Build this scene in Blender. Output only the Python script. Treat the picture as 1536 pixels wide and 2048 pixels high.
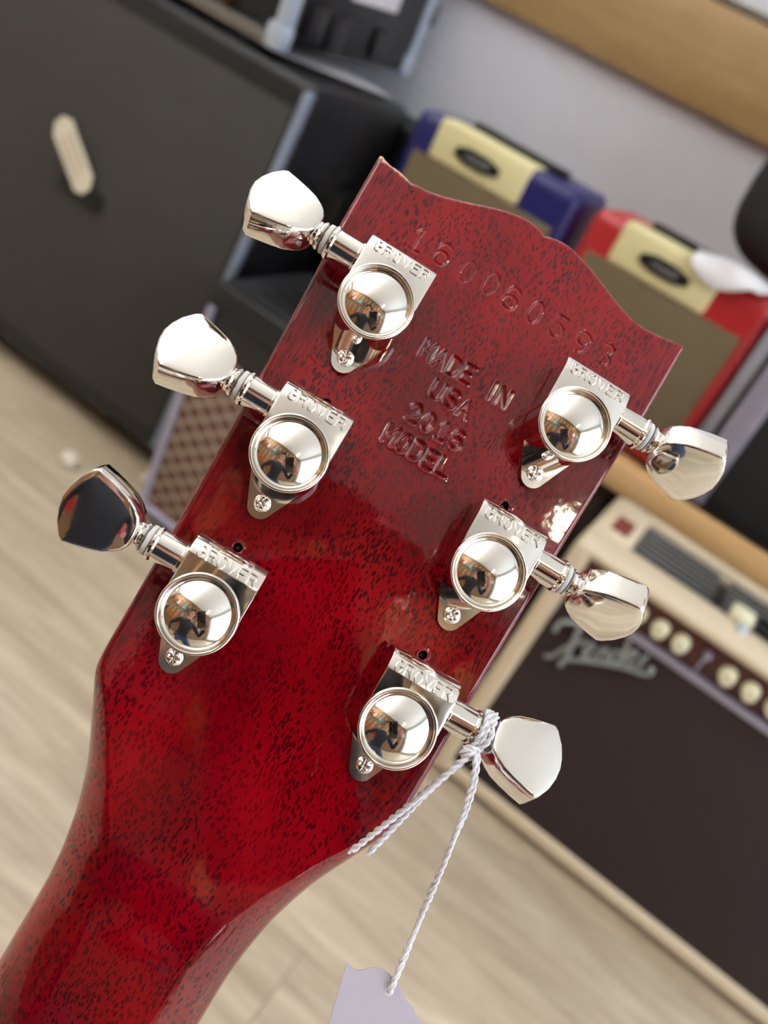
import bpy, bmesh, math, random
import numpy as np
from mathutils import Vector, Matrix, Euler
random.seed(7); rng = np.random.default_rng(7)
for o in list(bpy.data.objects): bpy.data.objects.remove(o)
scene = bpy.context.scene
COL = scene.collection
PI = math.pi

# ------------------------------------------------------------------ camera
CAM_H = 0.96
cd = bpy.data.cameras.new('camera'); cam = bpy.data.objects.new('camera', cd); COL.objects.link(cam)
cr, cu, cf = (0.784809, 0.465533, 0.40909), (-0.56594, 0.269345, 0.779208), (-0.252561, 0.843049, -0.474848)
cam.matrix_world = Matrix(((cr[0], cu[0], -cf[0], 0), (cr[1], cu[1], -cf[1], 0), (cr[2], cu[2], -cf[2], CAM_H), (0, 0, 0, 1)))
cd.sensor_fit = 'VERTICAL'; cd.lens = 5.0; cd.sensor_height = 5.0 * 2048 / 1800.0; cd.sensor_width = cd.sensor_height * .75
cd.clip_start = 0.01; cd.clip_end = 200
cd.dof.use_dof = True; cd.dof.focus_distance = 0.196; cd.dof.aperture_fstop = 5.0 / 2.4
scene.camera = cam

# ------------------------------------------------------------------ world, daylight, exposure
scene.view_settings.view_transform = 'Standard'; scene.view_settings.look = 'None'
scene.view_settings.gamma = 1.0; scene.view_settings.use_curve_mapping = False
scene.view_settings.exposure = 0.20
scene.cycles.use_denoising = True
scene.cycles.use_adaptive_sampling = True; scene.cycles.adaptive_threshold = .03
scene.cycles.max_bounces = 8; scene.cycles.diffuse_bounces = 4; scene.cycles.glossy_bounces = 6
scene.cycles.transparent_max_bounces = 8
scene.cycles.caustics_reflective = False; scene.cycles.caustics_refractive = False
scene.cycles.sample_clamp_indirect = 6.0
SKY = 7.0
w = bpy.data.worlds.new('overcast_sky'); scene.world = w; w.use_nodes = True
bgn = w.node_tree.nodes['Background']; bgn.inputs[0].default_value = (.80, .90, 1.0, 1); bgn.inputs[1].default_value = SKY
# room extents
X0, X1, Y0, Y1, ZC = -3.0, 2.6, -1.75, 1.91, 3.0
WY0, WY1, WZ0, WZ1 = -1.5, 1.7, 0.2, 2.75        # shop window in the right wall
pl = bpy.data.lights.new('window_daylight', 'AREA'); pl.shape = 'RECTANGLE'; pl.size = WY1 - WY0; pl.size_y = WZ1 - WZ0
pl.cycles.is_portal = True
po = bpy.data.objects.new('window_daylight', pl); COL.objects.link(po)
po.location = (X1 + .03, (WY0 + WY1) / 2, (WZ0 + WZ1) / 2); po.rotation_euler = Euler((0, PI / 2, 0)).to_matrix().to_euler()
po.matrix_world = Matrix(((0, 0, 1, X1 + .10), (1, 0, 0, (WY0 + WY1) / 2), (0, 1, 0, (WZ0 + WZ1) / 2), (0, 0, 0, 1)))

# ------------------------------------------------------------------ material helpers
MATS = {}
class NT:
    def __init__(s, name):
        s.m = bpy.data.materials.new(name); s.m.use_nodes = True; s.t = s.m.node_tree
        s.b = s.t.nodes['Principled BSDF']; s.o = s.t.nodes['Material Output']; MATS[name] = s.m
    def n(s, typ, ins=None, **kw):
        nd = s.t.nodes.new('ShaderNode' + typ)
        for k, v in kw.items(): setattr(nd, k, v)
        for k, v in (ins or {}).items(): s.set(nd.inputs[k], v)
        return nd
    def set(s, inp, v):
        if isinstance(v, bpy.types.NodeSocket): s.t.links.new(v, inp)
        elif isinstance(v, bpy.types.Node): s.t.links.new(v.outputs[0], inp)
        else: inp.default_value = v
    def math(s, op, a, b=0.0, c=None, clamp=False):
        nd = s.n('Math', operation=op, use_clamp=clamp); s.set(nd.inputs[0], a); s.set(nd.inputs[1], b)
        if c is not None: s.set(nd.inputs[2], c)
        return nd.outputs[0]
    def ramp(s, fac, stops):
        nd = s.n('ValToRGB'); s.set(nd.inputs[0], fac); e = nd.color_ramp.elements
        while len(e) < len(stops): e.new(.5)
        for el, (p, c) in zip(e, stops): el.position = p; el.color = (*c, 1) if len(c) == 3 else c
        return nd.outputs[0]
    def mix(s, fac, a, b, bt='MIX'):
        nd = s.n('Mix', data_type='RGBA', blend_type=bt); s.set(nd.inputs[0], fac); s.set(nd.inputs[6], a); s.set(nd.inputs[7], b)
        return nd.outputs[2]
    def P(s, **kw):
        for k, v in kw.items():
            s.set(s.b.inputs[k.replace('_', ' ')], v)
        return s
    def coord(s, which='Object', scale=(1, 1, 1), rot=(0, 0, 0), loc=(0, 0, 0)):
        tc = s.n('TexCoord'); mp = s.n('Mapping'); s.t.links.new(tc.outputs[which], mp.inputs[0])
        mp.inputs['Scale'].default_value = scale; mp.inputs['Rotation'].default_value = rot; mp.inputs['Location'].default_value = loc
        return mp.outputs[0]
    def noise(s, vec, scale=5, detail=3, rough=.5, out=0, dist=0):
        nd = s.n('TexNoise'); s.set(nd.inputs['Vector'], vec); nd.inputs['Scale'].default_value = scale
        nd.inputs['Detail'].default_value = detail; nd.inputs['Roughness'].default_value = rough; nd.inputs['Distortion'].default_value = dist
        return nd.outputs[out]
    def bump(s, h, strength=.2, dist=.001):
        nd = s.n('Bump'); s.set(nd.inputs['Height'], h); nd.inputs['Strength'].default_value = strength; nd.inputs['Distance'].default_value = dist
        s.t.links.new(nd.outputs[0], s.b.inputs['Normal']); return s
def C(r, g, b):
    f = lambda v: (v / 255 / 12.92) if v / 255 <= .04045 else ((v / 255 + .055) / 1.055) ** 2.4
    return (f(r), f(g), f(b), 1.0)
def simple(name, rgb, rough=.5, metal=0.0, coat=0.0, nscale=None, namt=.15, bump=None, coat_rough=.05, spec=.5):
    """plain colour with a little procedural mottling and optional fine relief"""
    t = NT(name); c = C(*rgb); v = t.coord('Object')
    f = t.noise(v, nscale or 40, 4)
    lo = tuple(x * (1 - namt) for x in c[:3]) + (1,); hi = tuple(min(1, x * (1 + namt)) for x in c[:3]) + (1,)
    t.P(Base_Color=t.mix(f, lo, hi), Roughness=rough, Metallic=metal, Coat_Weight=coat, Coat_Roughness=coat_rough)
    t.b.inputs['Specular IOR Level'].default_value = spec
    if bump: t.bump(t.noise(v, bump[0], 4), bump[1], bump[2])
    return t.m

# ------------------------------------------------------------------ mesh helpers
def smooth(me, angle=35):
    me.polygons.foreach_set('use_smooth', [True] * len(me.polygons))
    try: me.set_sharp_from_angle(angle=math.radians(angle))
    except Exception: pass
def obj(name, me, mat, parent=None, loc=None):
    o = bpy.data.objects.new(name, me); COL.objects.link(o)
    if mat is not None and not me.materials: me.materials.append(mat)
    if parent: o.parent = parent
    if loc is not None: o.location = loc
    return o
def tag(o, label=None, cat=None, group=None, kind=None):
    if label: o['label'] = label
    if cat: o['category'] = cat
    if group: o['group'] = group
    if kind: o['kind'] = kind
    return o
def empty(name, loc=(0, 0, 0)):
    o = bpy.data.objects.new(name, None); COL.objects.link(o); o.location = loc; o.empty_display_size = .05; return o
def box(bm, x0, x1, y0, y1, z0, z1, bev=0, seg=2, fn=None):
    vs = [bm.verts.new(p) for p in ((x0, y0, z0), (x1, y0, z0), (x1, y1, z0), (x0, y1, z0), (x0, y0, z1), (x1, y0, z1), (x1, y1, z1), (x0, y1, z1))]
    fs = [bm.faces.new([vs[i] for i in q]) for q in ((0, 3, 2, 1), (4, 5, 6, 7), (0, 1, 5, 4), (1, 2, 6, 5), (2, 3, 7, 6), (3, 0, 4, 7))]
    if fn:
        for v in vs: v.co = Vector(fn(*v.co))
    if bev:
        es = list({e for f in fs for e in f.edges})
        bmesh.ops.bevel(bm, geom=es, offset=bev, segments=seg, profile=.5, affect='EDGES', clamp_overlap=True)
def tube(bm, pts, r, n=8, closed=False, caps=True):
    pts = [Vector(p) for p in pts]; m = len(pts); rings = []
    rr = r if hasattr(r, '__len__') else [r] * m
    up = None
    for i, p in enumerate(pts):
        a = pts[(i - 1) % m] if (closed or i > 0) else p; b = pts[(i + 1) % m] if (closed or i < m - 1) else p
        t = (b - a)
        if t.length < 1e-9: t = Vector((0, 0, 1))
        t.normalize()
        if up is None:
            up = Vector((0, 0, 1)) if abs(t.z) < .9 else Vector((1, 0, 0))
        up = (up - t * up.dot(t)); up = up.normalized() if up.length > 1e-6 else t.orthogonal().normalized()
        s = t.cross(up)
        rings.append([bm.verts.new(p + (up * math.cos(k * 2 * PI / n) + s * math.sin(k * 2 * PI / n)) * rr[i]) for k in range(n)])
    for i in range(m if closed else m - 1):
        A, B = rings[i], rings[(i + 1) % m]
        for k in range(n): bm.faces.new((A[k], A[(k + 1) % n], B[(k + 1) % n], B[k]))
    if caps and not closed:
        bm.faces.new(rings[0][::-1]); bm.faces.new(rings[-1])
def lathe(bm, prof, n=48, axis='z', org=(0, 0, 0)):
    rings = []; ox, oy, oz = org
    for (r, h) in prof:
        row = []
        if r < 1e-9:
            P = (ox, oy, oz + h) if axis == 'z' else (ox + h, oy, oz)
            row = [bm.verts.new(P)]
        else:
            for k in range(n):
                a = 2 * PI * k / n; c, s = r * math.cos(a), r * math.sin(a)
                row.append(bm.verts.new((ox + c, oy + s, oz + h) if axis == 'z' else (ox + h, oy + c, oz + s)))
        rings.append(row)
    for A, B in zip(rings, rings[1:]):
        for k in range(n):
            k2 = (k + 1) % n
            if len(A) == 1 and len(B) == 1: continue
            if len(A) == 1: bm.faces.new((A[0], B[k], B[k2]))
            elif len(B) == 1: bm.faces.new((A[k], A[k2], B[0]))
            else: bm.faces.new((A[k], A[k2], B[k2], B[k]))
def prism(bm, pts, z0, z1, fn=None, bev=0, seg=2):
    """outline (x, y) extruded from z0 to z1"""
    lo = [bm.verts.new((x, y, z0)) for x, y in pts]; hi = [bm.verts.new((x, y, z1)) for x, y in pts]
    fs = [bm.faces.new(lo[::-1]), bm.faces.new(hi)]; n = len(pts)
    for k in range(n): bm.faces.new((lo[k], lo[(k + 1) % n], hi[(k + 1) % n], hi[k]))
    if bev:
        es = [e for f in fs for e in f.edges]
        bmesh.ops.bevel(bm, geom=es, offset=bev, segments=seg, profile=.5, affect='EDGES', clamp_overlap=True)
    if fn:
        for v in lo + hi:
            if v.is_valid: v.co = Vector(fn(*v.co))
def to_mesh(name, bm, angle=35, off=(0, 0, 0), k=1.0, smoothit=True, recalc=True):
    if recalc: bmesh.ops.recalc_face_normals(bm, faces=bm.faces[:])
    o = Vector(off)
    if k != 1.0 or o.length > 0:
        for v in bm.verts: v.co = v.co * k - o
    me = bpy.data.meshes.new(name); bm.to_mesh(me); bm.free()
    if smoothit: smooth(me, angle)
    return me
def catmull(pts, n=8):
    P = [Vector(p) for p in pts]; out = []
    P = [P[0] * 2 - P[1]] + P + [P[-1] * 2 - P[-2]]
    for i in range(1, len(P) - 2):
        a, b, c, d = P[i - 1:i + 3]
        for k in range(n):
            t = k / n
            out.append(.5 * ((2 * b) + (c - a) * t + (2 * a - 5 * b + 4 * c - d) * t * t + (-a + 3 * b - 3 * c + d) * t ** 3))
    out.append(P[-2].copy()); return out

# background things are measured for a camera height of 0.93 and scaled by K
K = CAM_H / 0.93
class Thing:
    def __init__(s, name, label, cat, base, group=None):
        s.base = Vector(base) * K; s.e = tag(empty(name, s.base), label, cat, group)
    def part(s, name, fn, mat, angle=35, parent=None, label=None, smoothit=True):
        bm = bmesh.new(); fn(bm); me = to_mesh(name, bm, angle, s.base, K, smoothit)
        o = obj(name, me, mat, parent or s.e)
        if label: o['label'] = label
        return o
def single(name, label, cat, fn, mat, base=(0, 0, 0), angle=35, group=None, kind=None):
    bm = bmesh.new(); fn(bm); b = Vector(base) * K
    o = obj(name, to_mesh(name, bm, angle, b, K), mat, None, b); return tag(o, label, cat, group, kind)

# ------------------------------------------------------------------ materials
simple('wall_paint', (230, 234, 243), .35, nscale=1.2, namt=.04, bump=(60, .05, .001))
simple('wall_warm', (222, 220, 214), .6, nscale=2, namt=.06)
simple('ceiling_paint', (244, 243, 238), .7, nscale=2, namt=.03)
simple('white_frame', (235, 235, 232), .4)
simple('chrome_dark', (60, 62, 66), .3, 1.0)
simple('black_tolex', (15, 16, 20), .45, nscale=300, namt=.35, bump=(900, .35, .0006))
simple('black_plastic', (13, 13, 15), .38)
simple('charcoal_cloth', (55, 53, 50), .85, nscale=9, namt=.12, bump=(1500, .3, .0004))
simple('sheen_grey', (118, 128, 145), .72)  # colour of light caught on the cabinet's rounded front corner
simple('aluminium', (196, 212, 228), .3, .35, nscale=60, namt=.05)
simple('dull_steel', (150, 150, 150), .4, 1.0)
simple('brass', (200, 150, 95), .3, 1.0)
simple('paper_white', (232, 232, 236), .7, nscale=30, namt=.03)
simple('paper_cream', (226, 219, 200), .7, nscale=25, namt=.05)
simple('ink_grey', (150, 150, 140), .8)
simple('ink_pink', (215, 175, 160), .8)
simple('blue_tolex', (10, 16, 86), .4, nscale=200, namt=.2, bump=(700, .25, .0005))
simple('red_tolex', (166, 30, 34), .4, nscale=200, namt=.12, bump=(700, .25, .0005))
simple('cream_panel', (228, 220, 168), .45, nscale=20, namt=.03)
simple('tan_cloth', (104, 91, 66), .9, nscale=500, namt=.12, bump=(1200, .3, .0004))
simple('blonde_tolex', (214, 198, 170), .5, nscale=120, namt=.05, bump=(500, .3, .0006))
simple('oxblood_cloth', (47, 33, 33), .9, nscale=700, namt=.25, bump=(1500, .4, .0005))
simple('maroon_panel', (74, 40, 36), .35)
simple('silver_trim', (176, 176, 200), .35, .6)
simple('logo_silver', (150, 156, 155), .45, .4)
simple('knob_cream', (232, 228, 196), .35)
simple('badge_silver', (140, 140, 140), .4, .5)
simple('label_red', (120, 56, 48), .5)
simple('cloth_black', (22, 23, 26), .8, nscale=30, namt=.3)
simple('skin', (196, 140, 118), .55, nscale=60, namt=.05)
simple('dark_wool', (34, 36, 44), .9, nscale=60, namt=.2)
simple('denim', (50, 62, 88), .9, nscale=60, namt=.2)
simple('hair', (40, 30, 26), .6)
simple('string_cotton', (240, 241, 246), .9, nscale=800, namt=.05)
simple('tag_card', (192, 188, 200), .6, nscale=50, namt=.03)
simple('washer_nylon', (225, 226, 224), .4)
simple('brick_red', (196, 128, 118), .9, nscale=6, namt=.2)
simple('stone_pale', (225, 220, 210), .8)
simple('pane_blue', (120, 150, 190), .15)
simple('asphalt', (200, 200, 202), .9)
simple('fretboard_wood', (44, 26, 20), .5, nscale=60, namt=.3)
simple('black_lacquer', (12, 12, 13), .1, coat=1.0)

def wood_pale(name, a, b, ax=(1.5, 14, 14), rough=.45):
    t = NT(name); inf = t.n('ObjectInfo')
    tc = t.n('TexCoord'); off = t.n('VectorMath', operation='SCALE'); 
    comb = t.n('CombineXYZ', {0: inf.outputs['Random'], 1: inf.outputs['Random'], 2: inf.outputs['Random']})
    t.t.links.new(comb.outputs[0], off.inputs[0]); off.inputs['Scale'].default_value = 37.0
    add = t.n('VectorMath', operation='ADD'); t.t.links.new(tc.outputs['Object'], add.inputs[0]); t.t.links.new(off.outputs[0], add.inputs[1])
    mp = t.n('Mapping'); t.t.links.new(add.outputs[0], mp.inputs[0]); mp.inputs['Scale'].default_value = ax
    g = t.noise(mp.outputs[0], 2.2, 5, .6, dist=1.2); fine = t.noise(mp.outputs[0], 14, 3, .6)
    k = t.math('ADD', t.math('MULTIPLY', g, .75), t.math('MULTIPLY', fine, .25))
    c = t.ramp(k, [(.3, C(*a)[:3]), (.55, tuple((x + y) / 2 for x, y in zip(C(*a)[:3], C(*b)[:3]))), (.72, C(*b)[:3])])
    spot = t.noise(mp.outputs[0], .9, 2); sp = t.ramp(spot, [(.70, (0, 0, 0)), (.80, (1, 1, 1))])
    c = t.mix(t.math('MULTIPLY', sp, .35), c, C(110, 88, 66))
    v = t.math('ADD', .9, t.math('MULTIPLY', inf.outputs['Random'], .2))
    hs_ = t.n('HueSaturation', {'Color': c, 'Value': v})
    t.P(Base_Color=hs_.outputs[0], Roughness=rough); t.bump(fine, .12, .001)
    return t.m
wood_pale('floor_oak', (150, 132, 110), (214, 200, 176), (.9, 7, 7), .42)
wood_pale('pine', (204, 160, 104), (236, 200, 148), (1.2, 16, 16), .5)
wood_pale('oak_board', (140, 112, 72), (166, 138, 94), (1.0, 10, 10), .5)
wood_pale('dark_wood', (44, 34, 26), (64, 50, 38), (1.2, 10, 10), .6)
wood_pale('slat_wood', (92, 66, 42), (124, 92, 60), (1.0, 10, 10), .5)
wood_pale('guitar_amber', (150, 78, 30), (200, 120, 50), (6, 30, 30), .2)

# diamond grille cloth
t = NT('diamond_cloth'); 
for ang, key in ((math.radians(52), 'a'), (math.radians(-52), 'b')):
    v = t.coord('Object', (1, 1, 1), (0, ang, 0))
    sep = t.n('SeparateXYZ', {0: v}); f = t.math('PINGPONG', sep.outputs[0], .0125); 
    ln = t.math('SUBTRACT', 1.0, t.math('DIVIDE', f, .0046), clamp=True)
    if key == 'a': la = ln
    else: lb = ln
k = t.math('MAXIMUM', la, lb); weave = t.noise(t.coord('Object'), 900, 2)
t.P(Base_Color=t.mix(t.math('MULTIPLY', k, .8), t.mix(weave, C(84, 52, 40), C(104, 68, 54)), C(176, 164, 148)), Roughness=.9)

# polished nickel
t = NT('nickel'); v = t.coord('Object')
sm = t.noise(v, 700, 3); big = t.noise(v, 140, 3)
t.P(Base_Color=t.mix(big, (.88, .85, .79, 1), (.95, .93, .885, 1)), Metallic=1.0,
    Roughness=t.math('ADD', .045, t.math('MULTIPLY', t.math('MULTIPLY', sm, big), .10)))
t = NT('nickel_shaded'); t.P(Base_Color=t.mix(t.noise(t.coord('Object'), 900, 2), (.50, .47, .42, 1), (.80, .77, .71, 1)), Metallic=1.0, Roughness=.16)  # darker copy of the nickel: groove shade put into the lettering's colour
t = NT('nickel_dark'); t.P(Base_Color=(.12, .10, .08, 1), Metallic=.6, Roughness=.5)

# red stained mahogany under gloss lacquer; object space is metres, local Y along the grain
def mahogany(name, wing=False):
    t = NT(name)
    v = t.coord('Object', (1000, 1000, 1000))
    warp = t.noise(t.coord('Object', (90, 45, 90)), 1.0, 2, .5, out=1)
    wv = t.n('VectorMath', operation='SUBTRACT'); t.t.links.new(warp, wv.inputs[0]); wv.inputs[1].default_value = (.5, .5, .5)
    ws = t.n('VectorMath', operation='SCALE'); t.t.links.new(wv.outputs[0], ws.inputs[0]); ws.inputs['Scale'].default_value = 5.0 if not wing else 2.0
    ad = t.n('VectorMath', operation='ADD'); t.t.links.new(v, ad.inputs[0]); t.t.links.new(ws.outputs[0], ad.inputs[1])
    mp = t.n('Mapping'); t.t.links.new(ad.outputs[0], mp.inputs[0])
    mp.inputs['Scale'].default_value = (1.55, .58, .3) if not wing else (3.0, .3, 1.0)
    mp.inputs['Rotation'].default_value = (0, 0, .12 if not wing else 0.0)
    if not wing:
        vo = t.n('TexVoronoi', feature='F1'); t.set(vo.inputs['Vector'], mp.outputs[0]); vo.inputs['Scale'].default_value = 1.0; vo.inputs['Randomness'].default_value = 1.0
        thr = t.math('ADD', .27, t.math('MULTIPLY', t.noise(t.coord('Object', (70, 70, 70)), 1.0, 2), .36))
        pr = t.math('MULTIPLY', t.math('SUBTRACT', thr, vo.outputs['Distance']), 9.0, clamp=True)
    else:
        pr = t.ramp(t.noise(mp.outputs[0], 1.0, 1.5, .45), [(.53, (0, 0, 0)), (.62, (1, 1, 1))])
    big = t.noise(t.coord('Object', (28, 16, 28)), 1.0, 3, .55)
    mid = t.noise(mp.outputs[0], .35, 3)
    if not wing:
        base = t.ramp(big, [(.32, C(104, 1, 11)[:3]), (.52, C(142, 3, 18)[:3]), (.72, C(158, 11, 22)[:3])])
        base = t.mix(t.math('MULTIPLY', mid, .35), base, C(98, 2, 14))
    else:
        base = t.ramp(mid, [(.3, C(96, 5, 16)[:3]), (.6, C(138, 14, 26)[:3])])
    dens = t.ramp(t.noise(t.coord('Object', (40, 40, 40)), 1.0, 2), [(.35, (.55, .55, .55)), (.6, (1, 1, 1))])
    col = t.mix(t.math('MULTIPLY', t.math('MULTIPLY', pr, dens), .82), base, C(38, 2, 10))
    t.P(Base_Color=col, Roughness=.35, Coat_Weight=1.0, Coat_Roughness=.045, Coat_IOR=1.6)
    t.b.inputs['Specular IOR Level'].default_value = 0.0
    # lacquer waviness on the coat
    nd = t.n('Bump'); nd.inputs['Strength'].default_value = .35; nd.inputs['Distance'].default_value = .00012
    hh = t.math('ADD', t.noise(t.coord('Object', (180, 180, 180)), 1.0, 2), t.math('MULTIPLY', t.noise(t.coord('Object', (1100, 800, 800)), 1.0, 2), .08))
    t.set(nd.inputs['Height'], hh); t.t.links.new(nd.outputs[0], t.b.inputs['Coat Normal'])
    if True:   # bare pale wood where the lacquer is chipped at the upper left corner and round the old screw holes
        sp = t.n('SeparateXYZ', {0: v})
        def near(cx, cy, rx, ry):
            dx = t.math('DIVIDE', t.math('SUBTRACT', sp.outputs[0], cx), rx); dy = t.math('DIVIDE', t.math('SUBTRACT', sp.outputs[1], cy), ry)
            return t.math('ADD', t.math('MULTIPLY', dx, dx), t.math('MULTIPLY', dy, dy))
        ns = t.noise(v, 1.6, 3)
        d = t.math('MINIMUM', near(-39.6, 73.8, 4.0, 1.1), near(-35.5, 73.2, 2.6, .7))
        d = t.math('ADD', d, t.math('MULTIPLY', t.math('SUBTRACT', ns, .5), 3.0))
        chip = t.math('LESS_THAN', d, .9)
        col = t.mix(t.math('MULTIPLY', chip, .85), col, C(214, 158, 126))
        col2 = col
        hole = None
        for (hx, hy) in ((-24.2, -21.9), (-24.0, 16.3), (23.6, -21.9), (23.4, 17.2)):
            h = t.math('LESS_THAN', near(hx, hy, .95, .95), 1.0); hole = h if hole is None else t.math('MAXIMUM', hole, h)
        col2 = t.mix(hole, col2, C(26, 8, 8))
        t.P(Base_Color=col2)
    return t.m
mahogany('mahogany'); mahogany('mahogany_wing', True)

M = MATS
# ================================================================== THE SETTING
def struct(name, fn, mat, angle=35, parent=None):
    bm = bmesh.new(); fn(bm); o = obj(name, to_mesh(name, bm, angle), mat, parent)
    if parent is None: o['kind'] = 'structure'
    return o
struct('ceiling', lambda bm: box(bm, X0, X1, Y0, Y1, ZC, ZC + .1), M['ceiling_paint'])
struct('wall_back', lambda bm: box(bm, X0 - .1, X1 + .1, Y1, Y1 + .1, -.06, ZC + .1), M['wall_paint'])
struct('wall_front', lambda bm: box(bm, X0 - .1, X1 + .1, Y0 - .1, Y0, -.06, ZC + .1), M['slat_wood'])
struct('wall_left', lambda bm: box(bm, X0 - .1, X0, Y0, Y1, -.06, ZC + .1), M['wall_warm'])
def _wr(bm):
    box(bm, X1, X1 + .12, Y0, WY0, -.06, ZC + .1); box(bm, X1, X1 + .12, WY1, Y1, -.06, ZC + .1)
    box(bm, X1, X1 + .12, WY0, WY1, -.06, WZ0); box(bm, X1, X1 + .12, WY0, WY1, WZ1, ZC + .1)
struct('wall_right', _wr, M['white_frame'])
# floor of oak planks, each plank a piece of the floor
floor = struct('floor', lambda bm: box(bm, X0, X1, Y0, Y1, -.06, -.013), M['dark_wood'])
PW, PL_ = .19, 1.8
bm = bmesh.new(); box(bm, -PL_ / 2 + .0003, PL_ / 2 - .0003, -PW / 2 + .0003, PW / 2 - .0003, -.013, 0, .0006, 1)
plank_me = to_mesh('plank', bm, 30); plank_me.materials.append(M['floor_oak'])
nrow = int((Y1 - Y0) / PW) + 1
for i in range(nrow):
    y = Y0 + PW * (i + .5)
    if y + PW / 2 > Y1 + .05: continue
    sh = (i * .47) % 1.0 * PL_
    x = X0 - PL_ + sh
    while x < X1:
        if x + PL_ > X0 + .2 and x < X1 - .1:
            o = bpy.data.objects.new('plank', plank_me); COL.objects.link(o); o.parent = floor
            a, b = max(x, X0), min(x + PL_, X1); o.location = ((a + b) / 2, min(y, Y1 - PW / 2), 0); o.scale.x = (b - a) / PL_
        x += PL_
# shop window
win = struct('window_1', lambda bm: (box(bm, X1 - .02, X1 + .1, WY0 - .06, WY0 + .03, WZ0 - .06, WZ1 + .06, .006), box(bm, X1 - .02, X1 + .1, WY1 - .03, WY1 + .06, WZ0 - .06, WZ1 + .06, .006),
      box(bm, X1 - .06, X1 + .1, WY0 - .06, WY1 + .06, WZ0 - .06, WZ0 + .02, .006), box(bm, X1 - .02, X1 + .1, WY0 - .06, WY1 + .06, WZ1 - .03, WZ1 + .06, .006)), M['white_frame'])
nb = 5
for k in range(1, nb):
    y = WY0 + (WY1 - WY0) * k / nb
    struct('mullion', lambda bm: box(bm, X1 + .01, X1 + .07, y - .03, y + .03, WZ0, WZ1, .005), M['white_frame'], parent=win)
struct('transom', lambda bm: box(bm, X1 + .01, X1 + .07, WY0, WY1, 2.05, 2.11, .005), M['white_frame'], parent=win)
g = NT('window_glass')
tr = g.n('BsdfTransparent'); gl = g.n('BsdfGlossy'); gl.inputs['Roughness'].default_value = .0
mx = g.n('MixShader'); mx.inputs[0].default_value = .06; g.t.links.new(tr.outputs[0], mx.inputs[1]); g.t.links.new(gl.outputs[0], mx.inputs[2]); g.t.links.new(mx.outputs[0], g.o.inputs[0])
for k in range(nb):
    a = WY0 + (WY1 - WY0) * k / nb; b = WY0 + (WY1 - WY0) * (k + 1) / nb
    struct('pane', lambda bm: box(bm, X1 + .035, X1 + .041, a, b, WZ0, WZ1), M['window_glass'], parent=win)
# wooden rail on the back wall
struct('trim_1', lambda bm: box(bm, -1.6, 1.6, Y1 - .025, Y1, .955 * K, 1.115 * K, .002), M['oak_board'])
struct('trim_2', lambda bm: box(bm, -1.6, 1.6, Y1 - .018, Y1, 1.118 * K, 1.135 * K, .002), M['dull_steel'])
# street outside: red brick terrace with pale sash windows, seen mirrored in the tuner caps
fac = Thing('brick_building', 'red brick terrace with pale sash windows across the street outside the shop window', 'building', (13.5, 0, -.4))
fac.part('wall', lambda bm: box(bm, 13.5, 14, -14, 14, -.4, 4.3), M['brick_red'])
fac.part('kerb', lambda bm: box(bm, 2.75, 13.5, -14, 14, -.5, -.4), M['asphalt'])
for iy in range(10):
    for iz in range(3):
        yy = -10.5 + iy * 2.3; zz = .0 + iz * 1.48
        f = fac.part('window', lambda bm: box(bm, 13.42, 13.5, yy - .52, yy + .52, zz - .1, zz + 1.35, .01), M['stone_pale'])
        fac.part('pane', lambda bm: (box(bm, 13.41, 13.425, yy - .42, yy - .03, zz, zz + .6), box(bm, 13.41, 13.425, yy + .03, yy + .42, zz, zz + .6), box(bm, 13.41, 13.425, yy - .42, yy - .03, zz + .66, zz + 1.27), box(bm, 13.41, 13.425, yy + .03, yy + .42, zz + .66, zz + 1.27)), M['pane_blue'], parent=f)

# ================================================================== THE GUITAR (local units: metres, X across, Y up the headstock, Z out of its back)
gm = np.array([[0.940295, -0.132234, 0.313623], [0.329471, 0.58484, -0.741223], [-0.085405, 0.800298, 0.593489]])
guitar = empty('electric_guitar'); tag(guitar, 'cherry red electric guitar headstock seen from the back, with six nickel tuners', 'guitar')
guitar.matrix_world = Matrix(((*gm[0], -.0510243), (*gm[1], .1707384), (*gm[2], CAM_H - .0978905), (0, 0, 0, 1)))

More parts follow.
